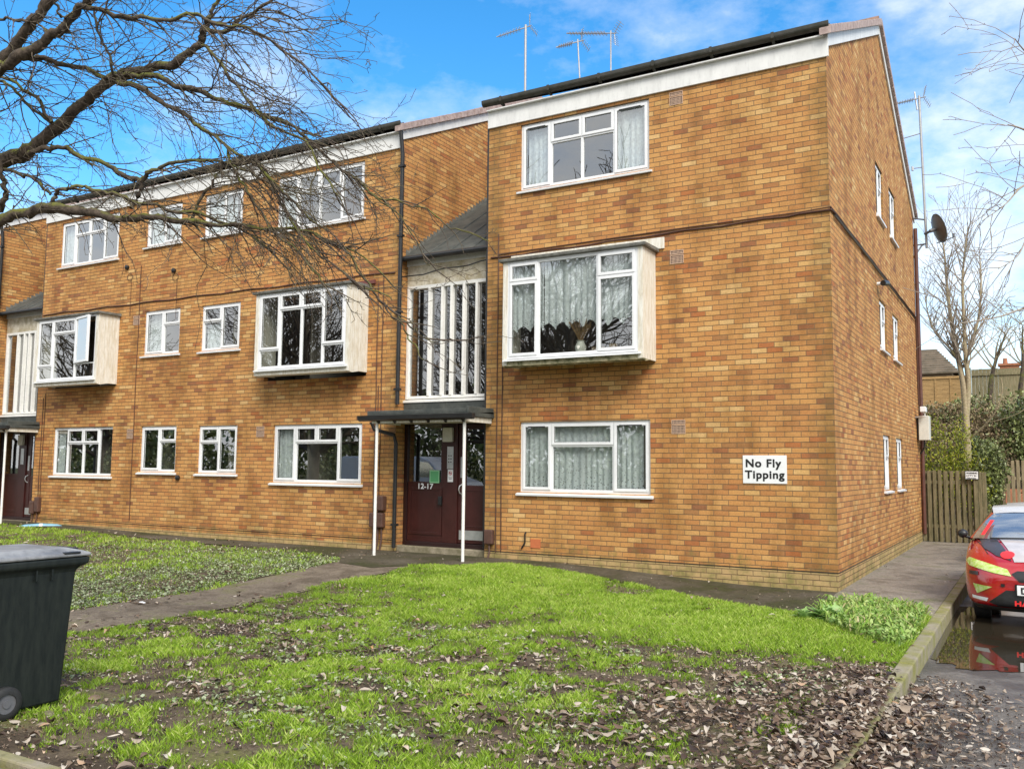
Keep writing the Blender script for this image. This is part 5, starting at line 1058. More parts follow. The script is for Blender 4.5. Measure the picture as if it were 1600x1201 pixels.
# bank
def bank_h(x, y): return np.clip(sst(11.3, 19.0, y)*3.55+.25*(fbm(x, y, .6)-.5)*sst(11.5, 13, y), 0, 9)*1.0 - .02
xs = np.linspace(-14, 16, 61); ys = np.linspace(10.9, 40, 60); V = np.array([(x, y, float(bank_h(x, y))) for x in xs for y in ys]); nY = len(ys)
F = [[i*nY+j, (i+1)*nY+j, (i+1)*nY+j+1, i*nY+j+1] for i in range(60) for j in range(nY-1)]
keep = [f for f in F if not (V[f[0]][0] > 1.2 and V[f[0]][1] < 13.9)]
o = nmesh('bank', V, keep, SOIL, smooth=True); o['kind'] = 'structure'
IVY = leaf_material('ivy_leaf', [(0, (.07, .075, .03)), (.4, (.13, .16, .05)), (.75, (.23, .27, .09)), (1, (.4, .43, .19))], .4, .1, .5)
DRY = leaf_material('bramble_leaf', [(0, (.14, .10, .06)), (.5, (.28, .20, .12)), (1, (.34, .30, .14))], .7, .1, .3)
YEL = leaf_material('yellow_green_leaf', [(0, (.16, .2, .02)), (.5, (.33, .36, .04)), (1, (.52, .46, .07))], .45, .35, .3)
def blob_leaves(name, blobs, n, size, m, lab, cat, kind=None, parent=None, tilt=.9, group=None):
    X, Y, Z, Tn = [], [], [], []
    tot = sum(b[3]*b[4]*b[5] for b in blobs)
    for (cx, cy, cz, rx, ry, rz) in blobs:
        k = int(n*rx*ry*rz/tot)+30; u = RNG.normal(0, 1, (k, 3)); u /= np.linalg.norm(u, axis=1)[:, None]; r = RNG.random(k)**.4*(1+.3*(RNG.random(k)-.5))
        cl = vnoise(u[:, 0]*3+cx, u[:, 2]*3+u[:, 1]*2, 1.3); r *= .72+.5*cl
        X.append(cx+u[:, 0]*rx*r); Y.append(cy+u[:, 1]*ry*r); Z.append(cz+u[:, 2]*rz*r); Tn.append(np.clip(cl*.8+RNG.normal(.05, .22, k), 0, 1))
    X, Y, Z, Tn = map(np.concatenate, (X, Y, Z, Tn)); k = Z > .02; X, Y, Z, Tn = X[k], Y[k], Z[k], Tn[k]
    return flat_leaves(name, X, Y, Z, RNG.uniform(.6, 1.3, len(X))*size, m, lab, Tn, cat, tilt, .4, parent=parent, kind='x') if parent else flat_leaves(name, X, Y, Z, RNG.uniform(.6, 1.3, len(X))*size, m, lab, Tn, cat, tilt, .4)
bl = []
random.seed(5)
for i in range(60):
    x = random.uniform(-1.5, 5.5); y = random.uniform(14.5, 18.8); z = float(bank_h(x, y)); bl.append((x, y, z+.05, random.uniform(.5, 1.0), random.uniform(.5, .8), random.uniform(.3, .55)*(.6 if x < .4 else 1)))
blob_leaves('ivy', bl, 16000, .11, IVY, 'dark ivy and scrub smothering the bank below the panel fence', 'ivy', 'stuff')
bl = []
for i in range(30):
    x = random.uniform(-1.2, 1.6); y = random.uniform(14.5, 17.6); z = float(bank_h(x, y)); bl.append((x, y, z+.25, random.uniform(.5, .9), random.uniform(.4, .7), random.uniform(.4, .6)))
blob_leaves('bramble', bl, 15000, .07, DRY, 'tangled brown brambles on the upper bank', 'brambles', 'stuff')
def shrub(name, base, blobs, n, size, m, lab, stem_r=.012, stems=12, cat='shrub'):
    t = empty(name, base, lab, cat); T = Tubes()
    for i in range(stems):
        cx, cy, cz, rx, ry, rz = random.choice(blobs); e = Vector((cx+random.uniform(-.7, .7)*rx, cy+random.uniform(-.6, .6)*ry, cz+random.uniform(0, .95)*rz)); b = Vector(base)+Vector((random.uniform(-.25, .25), random.uniform(-.2, .2), 0))
        mm = (b+e)*.5+Vector((random.gauss(0, .08), 0, .1)); T.add([tuple(b), tuple(mm), tuple(e)], [stem_r, stem_r*.7, stem_r*.3], 5)
    T.build('stem', TWIG, t); blob_leaves('foliage', blobs, n, size, m, None, None, parent=t); return t
shrub('forsythia_shrub', (.25, 12.6, 0), [(-.1, 12.5, 1.5, .7, .5, 1.0), (.5, 12.7, 1.7, .6, .5, 1.0), (.95, 12.9, 1.3, .5, .4, .8), (.1, 12.6, 2.6, .35, .3, .55), (.7, 12.8, 2.5, .35, .3, .6)], 4200, .07, YEL, 'loose yellow green shrub rising behind the weathered fence', stems=46, stem_r=.012)
shrub('evergreen_bush', (1.35, 13.3, 0), [(1.25, 13.2, 1.2, .38, .45, 1.05), (1.45, 13.3, 1.75, .35, .4, .6), (1.0, 13.7, 2.1, .6, .4, .5)], 5200, .085, IVY, 'dense dark green bush between the weathered fence and the picket fence')
shrub('evergreen_bush', (3.2, 16.3, 1.8), [(2.2, 15.9, 3.0, .9, .7, .9), (3.3, 16.2, 3.3, 1.0, .8, 1.1), (2.6, 15.3, 2.2, 1.0, .6, .8)], 6500, .1, IVY, 'broad ivy covered bush on the right of the bank')
# fences on top of the bank
def panel_fence(name, x0, x1, y, zb, zt, m, lab, horiz=True, step=1.83):
    t = empty(name, ((x0+x1)/2, y, zb), lab, 'fence'); mm = MB(); pp_ = MB(); x = x0
    while x < x1-.1:
        xe = min(x+step, x1)
        if horiz:
            z = zb+.05
            while z < zt-.05: mm.prism([(y, z), (y+.02, z), (y+.014, z+.155), (y+.006, z+.155)], x+.05, xe-.03, 0); z += .14
            for q in (0, .33, .66, .99): xx = x+.05+(xe-x-.12)*q; mm.box(xx, xx+.045, y-.02, y-.001, zb+.05, zt)
            mm.box(x+.04, xe-.02, y-.025, y+.03, zt, zt+.03)
        else:
            xx = x+.05
            while xx < xe-.1: mm.box(xx, xx+.11, y, y+.015, zb+.02, zt+random.uniform(-.01, .01)); xx += .112
            mm.box(x+.05, xe, y-.04, y-.001, zt-.22, zt-.14)
        pp_.box(x-.05, x+.04, y-.04, y+.05, zb-.6, zt+.06); x = xe
    mm.build('panel', m, t); pp_.build('post', TIMBG, t); return t
panel_fence('panel_fence', -4.6, .55, 19.6, 3.3, 4.68, TIMBO, 'orange larch lap panel fence on top of the bank')
panel_fence('close_board_fence', .55, 9.0, 20.6, 3.1, 5.05, TIMBG, 'grey green close boarded fence on top of the bank', False)
# house beyond
HB = empty('house', (-2, 32, 4), 'brown tiled hipped roof of a house beyond the panel fence', 'house')
HR = mat('brown_concrete_tile', (.20, .155, .11), .9, col2=(.11, .09, .06), nscale=3, grime=.3)
m = MB(); zt = float(onY(1448, 546, 31).z); ze = float(onY(1430, 584, 28).z); xe = float(onY(1500, 584, 28).x); xr = float(onY(1462, 546, 31).x)
m.box(-12, xe-.3, 28.4, 34, 3.2, ze); m.build('wall', mat('house_render', (.45, .36, .27), .9, noise=.15), HB)
m = MB(); nc = 11
for k in range(nc):
    t0, t1 = k/nc, (k+1)/nc; y0_, y1_ = 28+3*t0, 28+3*t1; xx0, xx1 = xe+(xr-xe)*t0, xe+(xr-xe)*t1; z0_, z1_ = ze+(zt-ze)*t0, ze+(zt-ze)*t1
    m.quad((-12, y0_, z0_+.06), (xx0, y0_, z0_+.06), (xx1, y1_, z1_), (-12, y1_, z1_)); m.quad((-12, y0_, z0_-.02), (xx0, y0_, z0_-.02), (xx0, y0_, z0_+.06), (-12, y0_, z0_+.06))
    m.quad((xx0, y0_, z0_), (xx0, 34-3*t0, z0_), (xx1, 34-3*t1, z1_), (xx1, y1_, z1_)); m.quad((-12, 34-3*t0, z0_), (xx0, 34-3*t0, z0_), (xx1, 34-3*t1, z1_), (-12, 34-3*t1, z1_))
m.build('roof', HR, HB, recalc=False)
cb2 = empty('brick_chimney', (5.5, 60, 5), 'distant red brick chimney top on the horizon beyond the bank', 'chimney')
p0 = onY(1575, 582, 58); m = MB(); m.box(p0.x-.5, p0.x+.7, 58, 58.8, -.5, p0.z+.5); m.build('stack', mat('red_brick_far', (.42, .17, .09), .9, noise=.3), cb2)
m = MB(); m.box(p0.x-.6, p0.x+.8, 57.9, 58.9, p0.z+.5, p0.z+.65); m.lathe([(.0, 0), (.16, 0), (.13, .4), (.0, .4)], (p0.x-.15, 58.4, p0.z+.65), 'z', 10); m.build('chimney_pot', mat('red_brick_far', (.4, .16, .1)), cb2)
# pale multi-stem tree beyond the fence
tbs = onY(1510, 745, 13.2); t1 = onY(1506, 640, 13.2); t2 = onY(1500, 575, 13.2)
random.seed(21)
pt_ = empty('pale_bare_tree', (tbs.x, 13.2, .3), 'pale barked bare tree with upswept stems behind the weathered fence', 'tree'); T1 = Tubes(); T2 = Tubes()
bz = float(bank_h(tbs.x, 13.2))
def stem(pix, Y, w0, w1, lev=2, kids=.55, bra=.1):
    P3 = [tuple(onY(a, b, Y+dy)) for (a, b, dy) in pix]; sp_ = np.array(smooth_path(P3, 6)); rw = np.linspace(w0, w1, len(sp_)); T1.add(sp_, rw, 8)
    for j in range(2, len(sp_)):
        if bra and sp_[j][2] > 4.2 and random.random() < .9:
            for _ in range(2):
                a = random.random()*6.28; grow(T2, Vector(sp_[j]), Vector((math.cos(a)*.55, math.sin(a)*.5, random.uniform(.5, 1.1))), random.uniform(.6, 1.5), rw[j]*.4+.003, lev, Vector((0, 0, .03)), .2, .1, kids*.7, .25, .55, 4, .0045, .6)
stem([(1512, 760, 0), (1511, 700, 0), (1509, 650, 0), (1505, 600, 0), (1496, 555, 0), (1486, 500, .1), (1480, 450, .2), (1476, 400, .2), (1472, 370, .2)], 13.2, .11, .012)
stem([(1510, 650, 0), (1513, 600, 0), (1509, 560, -.1), (1506, 500, -.2), (1504, 440, -.3), (1508, 390, -.3), (1513, 355, -.4)], 13.2, .075, .01)
stem([(1509, 560, -.1), (1520, 530, 0), (1530, 490, .2), (1533, 440, .3), (1531, 400, .4)], 13.2, .05, .01)
stem([(1505, 575, 0), (1485, 545, 0), (1462, 520, .1), (1450, 490, .2), (1444, 450, .2)], 13.2, .04, .008)
stem([(1512, 688, 0), (1535, 668, -.2), (1556, 642, -.4), (1566, 610, -.5), (1564, 590, -.5)], 13.2, .028, .008, bra=0)
stem([(1540, 660, -.2), (1565, 655, -.4), (1600, 640, -.6), (1640, 600, -.6)], 13.2, .014, .006, bra=0)
T1.build('trunk', PALEB, pt_); T2.build('crown', RTWIG, pt_)
bp_ = onY(1545, 600, 19); bare_tree('pollarded_tree', (bp_.x, 19.2, 3.6), 4.2, .1, 'knobbly pollarded tree by the close boarded fence', 'bare trees beyond the bank', BARK, PALEB, forks=3, lev=2, seed=31, tw=.012, start=.5, minr=.008, kids=.45)
bp_ = onY(1590, 600, 19); bare_tree('pollarded_tree', (bp_.x, 19.6, 3.6), 4.6, .09, 'slim bare tree at the right end of the close boarded fence', 'bare trees beyond the bank', BARK, PALEB, forks=3, lev=2, seed=32, tw=.012, start=.45, minr=.008, kids=.45)
# tree out of frame on the right whose twigs reach in
random.seed(77)
rt_ = empty('bare_tree', (7.6, 3.0, 0), 'bare tree beyond the side road, thin twigs reaching in at the right edge', 'tree'); T1 = Tubes(); T2 = Tubes()
f0_ = onD(1960, 560, 15.5); T1.add([(f0_.x, f0_.y, -.4), (f0_.x, f0_.y, 1.2), tuple(f0_)], [.3, .2, .16], 12)
rt_.location = (f0_.x, f0_.y, 0)
for pp in ([(1960, 560, 24), (1850, 420, 16), (1740, 300, 12), (1650, 235, 6), (1605, 205, 4), (1575, 195, 2)], [(1850, 420, 12), (1720, 360, 8), (1640, 285, 4), (1600, 290, 4), (1570, 320, 2), (1535, 345, 1.5)],
           [(1960, 560, 20), (1820, 520, 12), (1700, 500, 8), (1620, 480, 4), (1560, 495, 3), (1500, 505, 1.5)], [(1740, 300, 8), (1660, 140, 5), (1610, 90, 3), (1585, 60, 1.5)], [(1700, 340, 8), (1620, 355, 4), (1590, 400, 2), (1560, 420, 1.4)]):
    P3 = [tuple(onD(a, b, 15.5-.02*(1960-a)*.5)) for a, b, w in pp]; W3 = [w/2/CF*10 for a, b, w in pp]; sp_ = np.array(smooth_path(P3, 6)); rw = np.interp(np.linspace(0, len(pp)-1, len(sp_)), range(len(pp)), W3); T1.add(sp_, rw, 7)
    for j in range(6, len(sp_)):
        if random.random() < .6: grow(T2, Vector(sp_[j]), -RT*random.uniform(.1, .9)+UP*random.uniform(-.6, .6)+FWD*random.gauss(0, .4), random.uniform(.4, 1.2), .006, 1, Vector((0, 0, -.01)), .16, .13, .4, .3, .5, 4, .004, .7)
T1.build('trunk', RTWIG, rt_); T2.build('crown', RTWIG, rt_)
# far belt so the horizon is closed
bl = [(x, 75+random.uniform(-4, 4), 2.5, 4.5, 3, random.uniform(2.5, 4.2)) for x in range(-60, 90, 5)]
blob_leaves('distant_trees', bl, 9000, .9, IVY, 'far belt of dark trees on the horizon', 'trees', 'stuff')
# ------------------------------------------------------------------ behind the viewer: what the windows mirror
for k_, (tx_, ty_, th_, lb_) in enumerate(((-13.5, -19.5, 17, 'tall bare street tree opposite the right wing'), (-20, -25, 18, 'bare street tree second from the right across the front road'), (-29.5, -21.5, 17, 'tall bare street tree opposite the left wing'), (-38, -27, 17, 'bare street tree second from the far end'), (-49, -23, 16, 'bare street tree farthest along the front road'))):
    bare_tree('street_tree', (tx_, ty_, 0), th_, .34, lb_, 'bare street trees opposite the flats', forks=4, lev=3, seed=41+k_, tw=.03, start=.22, spread=.75, minr=.013, kids=.42)
bl = [(x, -27+random.uniform(-.4, .4), .9, 1.5, .9, 1.9+random.uniform(-.3, .4)) for x in np.arange(-60, 22, 2.0)]
hd_ = empty('hedge', (-19, -27, 0), 'long clipped hedge across the front road, added out of view to darken window reflections', 'hedge'); blob_leaves('foliage', bl, 22000, .24, IVY, None, None, parent=hd_)  # out-of-view hedge added for a dark band low in the glass
bl = [(x, -55+random.uniform(-3, 3), 3, 5, 3, random.uniform(3, 6)) for x in range(-100, 60, 6)]
blob_leaves('distant_trees', bl, 12000, .9, IVY, 'unseen dark tree belt behind the street trees, added to darken window reflections', 'trees', 'stuff')  # unseen belt added so the lower panes mirror something dark
# ================================================================== VEHICLES
def extr(fn, pts, a, b): pass
def hatchback(name, X, Y, Z, paint, lab, detail=True, group=None):
    """front towards -Y; local origin at the middle of the front bumper on the ground"""
    o = empty(name, (X, Y, Z), lab, 'car', group); T = lambda x, y, z: (X+x, Y+y, Z+z)
    # (y, half width, bottom z, shoulder z, centre top z)
    ST = [(.0, .50, .30, .50, .53), (.03, .62, .22, .56, .60), (.12, .76, .19, .64, .69), (.30, .845, .18, .72, .79), (.60, .875, .18, .80, .87), (.95, .88, .18, .86, .94), (1.15, .885, .18, .885, .975),
          (1.6, .885, .18, .90, .99), (2.4, .885, .18, .92, .99), (3.2, .885, .2, .95, 1.0), (3.75, .86, .24, .96, 1.0), (4.05, .80, .3, .93, .97), (4.2, .70, .36, .80, .86)]
    prof = lambda w, zb, zs, zt: [(0, zt), (.45*w, zt-.004), (.78*w, zt-.018), (.93*w, (zs*.75+zt*.25)-.01), (w*.985, zs-.06), (w, (zs+zb)/2+.05), (w*.985, zb+.13), (w*.95, zb+.03), (w*.8, zb), (0, zb)]
    GS = lambda z: z if z < .97 else .97+(z-.97)*.74
    T0 = T; T = lambda x, y, z: T0(x, y, GS(z))
    V = []; F = []; n = 10
    for (y, w, zb, zs, zt) in ST:
        pr = prof(w, zb, zs, zt); full = pr+[(-a, b) for a, b in pr[-2:0:-1]]
        for (x, z) in full: V.append(T(x, y+(.0 if y > .5 else .20*(abs(x)/.88)**3*(1-y/.5)), z))
    k = len(full)
    for i in range(len(ST)-1):
        for j in range(k): j2 = (j+1) % k; F.append([i*k+j, i*k+j2, (i+1)*k+j2, (i+1)*k+j])
    F.append([j for j in range(k)]); F.append([(len(ST)-1)*k+j for j in range(k)][::-1])
    b = MB(); b.v = V; b.f = F; body = b.build('body', paint, o, smooth=True, sub=2)
    # greenhouse
    R = [(1.08, .80, .93), (1.62, .60, 1.36), (1.95, .62, 1.43), (2.7, .62, 1.44), (3.5, .58, 1.38), (4.0, .66, 1.0)]
    g = MB(T)
    def top(y, w, z): return [(-w, y, z-.03), (-w*.6, y, z), (0, y-(.0), z+.008), (w*.6, y, z), (w, y, z-.03)]
    rows = [top(1.60, .575, 1.345), top(1.95, .60, 1.425), top(2.6, .61, 1.44), top(3.3, .59, 1.40), top(3.62, .56, 1.35)]
    i0 = 0
    for r in rows:
        for p in r: g.P(*p)
    for i in range(4):
        for j in range(4): g.f.append([i*5+j, i*5+j+1, (i+1)*5+j+1, (i+1)*5+j])
    g.build('roof', mat('car_roof_sky_sheen', (.62, .60, .60), .18, spec=.7), o, smooth=True, recalc=False); g = MB(T)  # pale sky reflection painted into the roof colour
    # pillars
    for s in (-1, 1):
        g.quad((s*.80, 1.02, .93), (s*.83, 1.1, .93), (s*.60, 1.70, 1.33), (s*.575, 1.6, 1.315)); g.quad((s*.82, 2.42, .95), (s*.82, 2.52, .95), (s*.60, 2.6, 1.41), (s*.605, 2.5, 1.41)); g.quad((s*.78, 3.7, .96), (s*.72, 4.0, .97), (s*.56, 3.62, 1.32), (s*.58, 3.3, 1.37))
    g.build('pillar', paint, o, smooth=True, recalc=False)
    ws = MB(T); n_ = 8; rowsW = []
    for i in range(6):
        t = i/5; w = .795+(.57-.795)*t; y = 1.0+.6*t; z = .935+.41*t+.03*math.sin(t*3.14)
        for j in range(n_+1): q = -1+2*j/n_; ws.P(w*q, y+.12*(q*q)*(1-t*.6)-.10, z-.03*q*q*t)
    for i in range(5):
        for j in range(n_): ws.f.append([i*(n_+1)+j, i*(n_+1)+j+1, (i+1)*(n_+1)+j+1, (i+1)*(n_+1)+j])
    CG_ = mat('car_glass', (.55, .57, .58), .05, metal=.85, spec=.9); ws.build('windscreen', CG_, o, smooth=True, recalc=False)
    sg_ = MB(T)
    for s in (-1, 1):
        sg_.quad((s*.825, 1.12, .935), (s*.825, 2.42, .95), (s*.605, 2.5, 1.40), (s*.6, 1.72, 1.33)); sg_.quad((s*.82, 2.53, .95), (s*.78, 3.68, .96), (s*.58, 3.3, 1.36), (s*.6, 2.61, 1.40))
    sg_.quad((-.7, 4.0, .98), (.7, 4.0, .98), (.55, 3.63, 1.33), (-.55, 3.63, 1.33)); sg_.build('side_window', CG_, o, recalc=False)
    for s in (-1, 1):
        for y in (.78, 3.38):
            w = MB(T); w.lathe([(.0, .0), (.2, .0), (.2, .0), (.305, .02), (.31, .06), (.31, .16), (.3, .19), (.2, .2), (.0, .2)] if s < 0 else [(.0, .0), (.2, .0), (.3, .01), (.31, .05), (.31, .16), (.305, .18), (.2, .2), (.0, .2)], (s*.80-(0 if s < 0 else .2), y, .31), 'x', 28); wo = w.build('wheel', RUBBER, o, smooth=True)
            r_ = MB(T); xx = s*.802
            for k_ in range(5):
                a = 6.283*k_/5; c_, s_ = math.cos(a), math.sin(a); r_.tube([(xx, y, .31), (xx+s*.004, y+.19*c_, .31+.19*s_)], .02, 6)
            r_.lathe([(.20, -.01), (.21, -.01), (.21, .012), (.195, .012)], (xx, y, .31), 'x', 24); r_.build('rim', ALU, wo)
    for s in (-1, 1):
        m_ = MB(T); m_.tube([(s*.82, 1.30, .91), (s*.90, 1.26, .94)], .02, 6); m_.tube([(s*.87, 1.2, .95), (s*.89, 1.2, .965), (s*.92, 1.2, .975), (s*.95, 1.21, .97), (s*.97, 1.22, .96)], [.025, .05, .058, .05, .025], 12); m_.build('wing_mirror', BLACKP, o, smooth=True)
    return o, T, body
# lofted surface lookup for decals
def car_details(o, T, body):
    LIME = mat('lime_lamp_film', (.34, .52, .05), .12, col2=(.62, .68, .34), nscale=22)
    REDD = mat('red_decal', (.75, .03, .03), .35); CHK = mat('charcoal_decal', (.05, .045, .05), .3, noise=.3)
    dg = bpy.context.evaluated_depsgraph_get(); dg.update()
    from mathutils.bvhtree import BVHTree
    ev = body.evaluated_get(dg); me = ev.to_mesh(); bvh = BVHTree.FromPolygons([v.co.copy() for v in me.vertices], [tuple(p.vertices) for p in me.polygons]); ev.to_mesh_clear()
    def front(x, z, off=.008):
        P_ = Vector(T(x, -1, z)); h = bvh.ray_cast(P_, Vector((0, 1, 0))); return (h[0]+h[1]*(off if h[1].y < 0 else -off)) if h[0] else Vector(T(x, .2, z))
    def topp(x, y, off=.006):
        P_ = Vector(T(x, y, 3)); h = bvh.ray_cast(P_, Vector((0, 0, -1))); return h[0]+Vector((0, 0, off))
    def patch(name, poly, m, fun, nx=10, off=.008):
        xs_ = [p[0] for p in poly]; zs_ = [p[1] for p in poly]; b = MB(); G = 16
        x0, x1, z0, z1 = min(xs_), max(xs_), min(zs_), max(zs_)
        bm = bmesh.new(); bm.faces.new([bm.verts.new((p[0], p[1], 0)) for p in poly])
        for i in range(1, G):
            for co, no in (((x0+(x1-x0)*i/G, 0, 0), (1, 0, 0)), ((0, z0+(z1-z0)*i/G, 0), (0, 1, 0))): bmesh.ops.bisect_plane(bm, geom=bm.verts[:]+bm.edges[:]+bm.faces[:], plane_co=co, plane_no=no)
        for v in bm.verts: v.co = fun(v.co.x, v.co.y, off)
        me_ = bpy.data.meshes.new(name); bm.to_mesh(me_); bm.free(); me_.materials.append(m); q = bpy.data.objects.new(name, me_); COL.objects.link(q); q.parent = o; q.matrix_parent_inverse = Matrix.Translation(o.location).inverted(); return q
    for s in (-1, 1):
        patch('headlight', [(s*.845, .70), (s*.80, .74), (s*.62, .70), (s*.40, .645), (s*.36, .575), (s*.55, .60), (s*.80, .655)], LIME, front)
        patch('fog_lamp', [(s*.76, .46), (s*.56, .445), (s*.72, .35)], LIME, front)
        patch('bumper_vent', [(s*.775, .325), (s*.60, .315), (s*.62, .275), (s*.77, .29)], SIGNW, front)
    for s in (-1, 1): patch('panel_gap', [(s*.755, 1.0), (s*.745, 1.0), (s*.60, .40), (s*.61, .40)], BLACKP, topp, off=.003)
    patch('grille', [(-.30, .635), (.30, .635), (.36, .60), (.28, .52), (-.28, .52), (-.36, .60)], BLACKP, front)
    patch('lower_grille', [(-.42, .42), (.42, .42), (.60, .27), (.5, .235), (-.5, .235), (-.60, .27)], BLACKP, front)
    patch('splitter', [(-.75, .245), (.75, .245), (.72, .205), (-.72, .205)], BLACKP, front, off=.03)
    patch('tow_eye_cover', [(-.47, .49), (-.43, .49), (-.43, .455), (-.47, .455)], BLACKP, front)
    patch('number_plate_backing', [(-.33, .495), (.33, .495), (.33, .365), (-.33, .365)], BLACKP, front, off=.012)
    pc = T(0, 0, 0); pl = MB(T); yf = min(front(0, .43).y, front(-.2, .43).y)-pc[1]-.03
    pl.box(-.31, .31, yf, yf+.012, .375, .487); pl.build('number_plate', SIGNW, o, bevel=.003)
    text('plate_characters', 'DU', .1, BLACK, o, T(-.275, yf-.001, .395), (1, 0, 0), (0, 0, 1), (0, -1, 0), bold=.003, space=1.1)
    text('bumper_lettering', 'HAR', .075, REDD, o, T(-.34, yf-.02, .262), (1, 0, 0), (0, 0, 1), (0, -1, 0), bold=.003, space=1.1, sx=1.3)
    patch('bonnet_stripe', [(-.72, 1.02), (-.54, 1.0), (-.36, .22), (-.52, .34), (-.66, .6)], CHK, topp)
    patch('bonnet_stripe', [(-.16, .98), (-.09, .98), (-.07, .16), (-.16, .16)], CHK, topp)
    patch('bonnet_sheen', [(-.50, .98), (-.2, .98), (-.2, .2), (-.33, .2)], mat('bonnet_sheen_paint', (.6, .56, .56), .12, noise=.2, nscale=5), topp)  # whitish reflection on the bonnet painted as a pale patch
    patch('number_roundel', [(-.40+.075*math.cos(t), .36+.10*math.sin(t)) for t in np.linspace(0, 6.28, 18)[:-1]], REDD, topp, off=.010)
    patch('sill_decal', [(-.80, .60), (-.70, .60), (-.70, .56), (-.80, .56)], CHK, front)
    m_ = MB(T); m_.tube([(-.6, .93, .945), (0, .88, .965), (.5, .93, .96)], .012, 6); m_.build('wiper', BLACKP, o)
    st = MB(T); st.quad((-.70, .945+.03, .985), (-.66, .94+.03, .985), (-.555, 1.27, 1.22), (-.60, 1.27, 1.22)); st.build('windscreen_sticker', REDD, o, recalc=False)
CARP = mat('red_car_paint', (.42, .01, .014), .16, noise=.12, nscale=3, spec=.8); CARP.node_tree.nodes['Principled BSDF'].inputs['Coat Weight'].default_value = .7
CARW = mat('white_car_paint', (.72, .73, .75), .2, noise=.06, nscale=3, spec=.6)
co_, cT, cbody = hatchback('parked_car', 2.42, -.98, -.12, CARP, 'red hatchback with lime green headlamps parked at the kerb beside the puddle')
car_details(co_, cT, cbody)
co2, cT2, cb2_ = hatchback('parked_car', 2.45, 4.4, float(rdz(6.3))+.02, CARW, 'white car parked behind the red hatchback')
# white van parked along the front road (seen mirrored in the ground floor windows)
vn = empty('parked_van', (-19.5, -13, 0), 'white panel van parked on the front road, mirrored in the ground floor windows', 'van')
m = MB(); m.prism([(-22.3, .25), (-22.3, 1.9), (-22.1, 2.05), (-18.6, 2.05), (-18.1, 1.9), (-17.5, 1.25), (-16.8, 1.05), (-16.65, .7), (-16.65, .25)], -17.2, -15.3, 1); m.build('body', CARW, vn, bevel=.06)
m = MB(); m.prism([(-18.55, 1.25), (-18.55, 1.85), (-18.15, 1.82), (-17.62, 1.25)], -15.298, -15.285, 1); m.build('side_window', mat('car_glass', (.03,.035,.04)), vn)
for x in (-21.3, -17.5):
    m = MB(); m.lathe([(0, 0), (.2, 0), (.33, .02), (.33, .2), (.2, .22), (0, .22)], (x, -15.5, .2), 'y', 24); m.build('wheel', RUBBER, vn, smooth=True)
# ================================================================== BIN AND BITS ON THE GROUND
bn = empty('wheelie_bin', (-3.72, -9.2, 0), 'black wheeled rubbish bin with sky sheen painted grey on its lid on the lawn edge', 'bin')
X0, X1, Y0, Y1 = -4.0, -3.41, -9.52, -8.86
V = []
def ringv(dx0, dx1, dy0, dy1, z): return [(X0+dx0, Y0+dy0, z), (X1-dx1, Y0+dy0, z), (X1-dx1, Y1-dy1, z), (X0+dx0, Y1-dy1, z)]
m = MB()
for r in (ringv(.06, .035, .1, .05, .035), ringv(.05, .03, .08, .045, .12), ringv(.015, .0, .02, -.0, .9), ringv(.0, -.01, -.0, -.02, .93), ringv(-.03, -.035, -.02, -.075, .95), ringv(-.03, -.035, -.02, -.08, 1.0)):
    for p in r: m.P(*p)
for i in range(5):
    for k in range(4): k2 = (k+1) % 4; m.f.append([i*4+k, i*4+k2, (i+1)*4+k2, (i+1)*4+k])
m.f.append([3, 2, 1, 0]); m.f.append([20, 21, 22, 23]); m.build('body', BINM, bn, bevel=.014)
m = MB(); zl = 1.003
for r in (ringv(-.035, -.04, .01, -.085, zl), ringv(-.035, -.04, .01, -.085, zl+.022), ringv(.01, .005, .03, -.03, zl+.04), ringv(.06, .05, .06, .06, zl+.062)):
    for p in r: m.P(*p)
for i in range(3):
    for k in range(4): k2 = (k+1) % 4; m.f.append([i*4+k, i*4+k2, (i+1)*4+k2, (i+1)*4+k])
m.f.append([3, 2, 1, 0]); m.f.append([12, 13, 14, 15]); m.build('lid', BINL, bn, bevel=.01)
m = MB(); m.box(X1-.0, X1+.045, -8.98, -8.86, zl+.02, zl+.035); m.box(-3.72, -3.5, -8.85, -8.79, zl+.02, zl+.05); m.build('lid_grip', BLACKP, bn, bevel=.006)
m = MB()
for y in (-9.05, -9.16): m.prism([(y, .93), (y+.012, .93), (y+.012, .86), (y, .86)], X1-.005, X1+.02, 0)
m.build('rib', BINM, bn)
m = MB(); m.tube([(X0-.02, Y0-.06, .985), (X1+.02, Y0-.06, .985)], .016, 8); m.tube([(X0, Y0-.0, .97), (X0-.0, Y0-.06, .985)], .014, 6); m.tube([(X1, Y0, .97), (X1, Y0-.06, .985)], .014, 6); m.build('handle', BINM, bn)
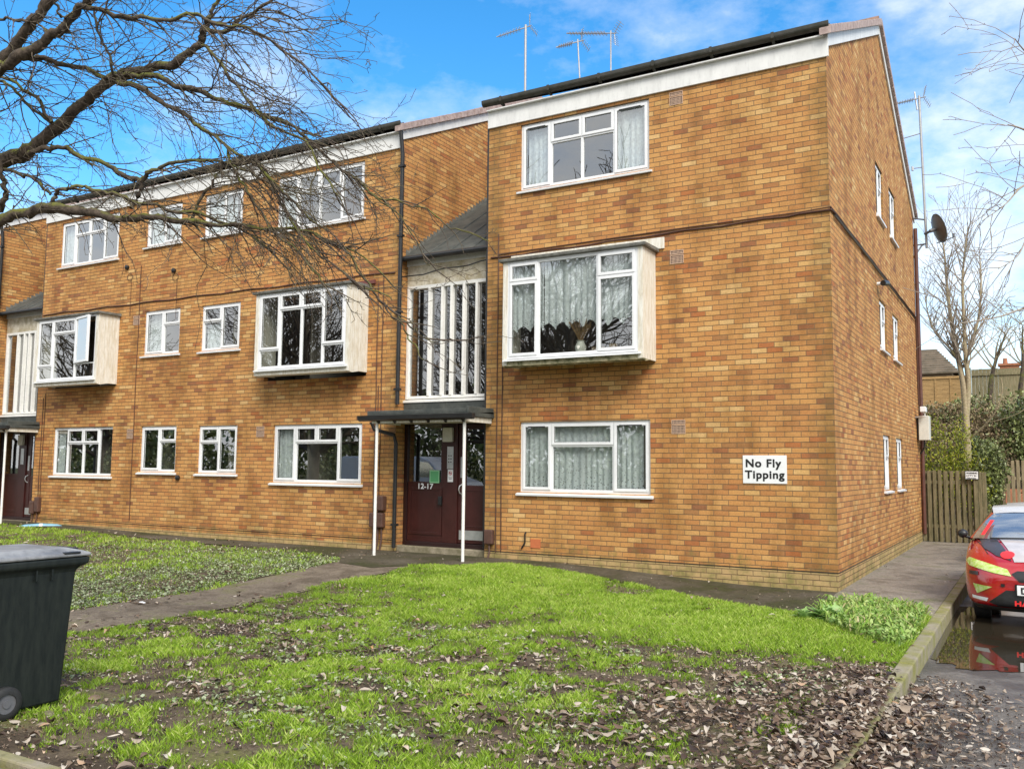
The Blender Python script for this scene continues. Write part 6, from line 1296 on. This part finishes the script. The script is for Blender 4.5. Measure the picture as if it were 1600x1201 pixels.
for xw, sg_ in ((X1-.03, 1), (X0-.03, -1)):
    m = MB(); cw_ = (xw, -9.31, .105)
    m.lathe([(.062, .0), (.075, .0), (.103, .008), (.106, .02), (.106, .045), (.10, .055), (.075, .06), (.062, .06), (.062, .0)], cw_, 'x', 28); w_ = m.build('wheel', RUBBER, bn, smooth=True)
    m = MB(); m.lathe([(0, .01), (.026, .01), (.026, .058), (0, .058)], cw_, 'x', 14); m.lathe([(.06, .022), (.066, .022), (.066, .05), (.06, .05)], cw_, 'x', 24)
    for k in range(6): a = 6.283*k/6; m.tube([(cw_[0]+.035, cw_[1]+.02*math.cos(a), cw_[2]+.02*math.sin(a)), (cw_[0]+.035, cw_[1]+.063*math.cos(a), cw_[2]+.063*math.sin(a))], .009, 6)
    m.build('rim', GREY, w_)
m = MB(); m.tube([(X0+.0, -9.31, .105), (X1, -9.31, .105)], .012, 8); m.build('axle', BLACKP, bn)
# blue tube lying by the far porch
bp0, bp1 = onZ(30, 823, .22), onZ(97, 822, .22)
tb_ = empty('blue_tube', ((bp0.x+bp1.x)/2, (bp0.y+bp1.y)/2, .2), 'pale blue plastic tube with a white band lying on the ground by the far porch', 'tube')
m = MB(); m.tube([tuple(bp0), tuple(bp0.lerp(bp1, .12)), tuple(bp0.lerp(bp1, .5)+Vector((0, 0, .015))), tuple(bp0.lerp(bp1, .88)), tuple(bp1)], [.025, .055, .06, .055, .02], 12); m.build('pipe', mat('pale_blue_plastic', (.2, .42, .56), .4, noise=.15), tb_, smooth=True)
m = MB(); c = bp0.lerp(bp1, .46)+Vector((0, 0, .01)); e = bp0.lerp(bp1, .54)+Vector((0, 0, .012)); m.tube([tuple(c), tuple(e)], .064, 12); m.build('band', SIGNW, tb_)
# scraps of litter
for i, (px_, py_, lab) in enumerate(((222, 783+160, 'white scrap of paper on the lawn beside the bin'), (75, 1117, 'pale pebble beside the bin wheel'))):
    p = onZ(px_, py_, float(hgt(onZ(px_, py_).x, onZ(px_, py_).y))); m = MB()
    m.prism([(p.x-.04, .0+p.z), (p.x+.045, p.z+.0), (p.x+.03, p.z+.02), (p.x-.02, p.z+.03)], p.y-.03, p.y+.025, 1); tag(m.build('litter' if i == 0 else 'stone', SIGNW if i == 0 else CONC, None, bevel=.008), lab, 'litter' if i == 0 else 'stone')
print('faces', sum(len(o.data.polygons) for o in S.objects if o.type == 'MESH'))
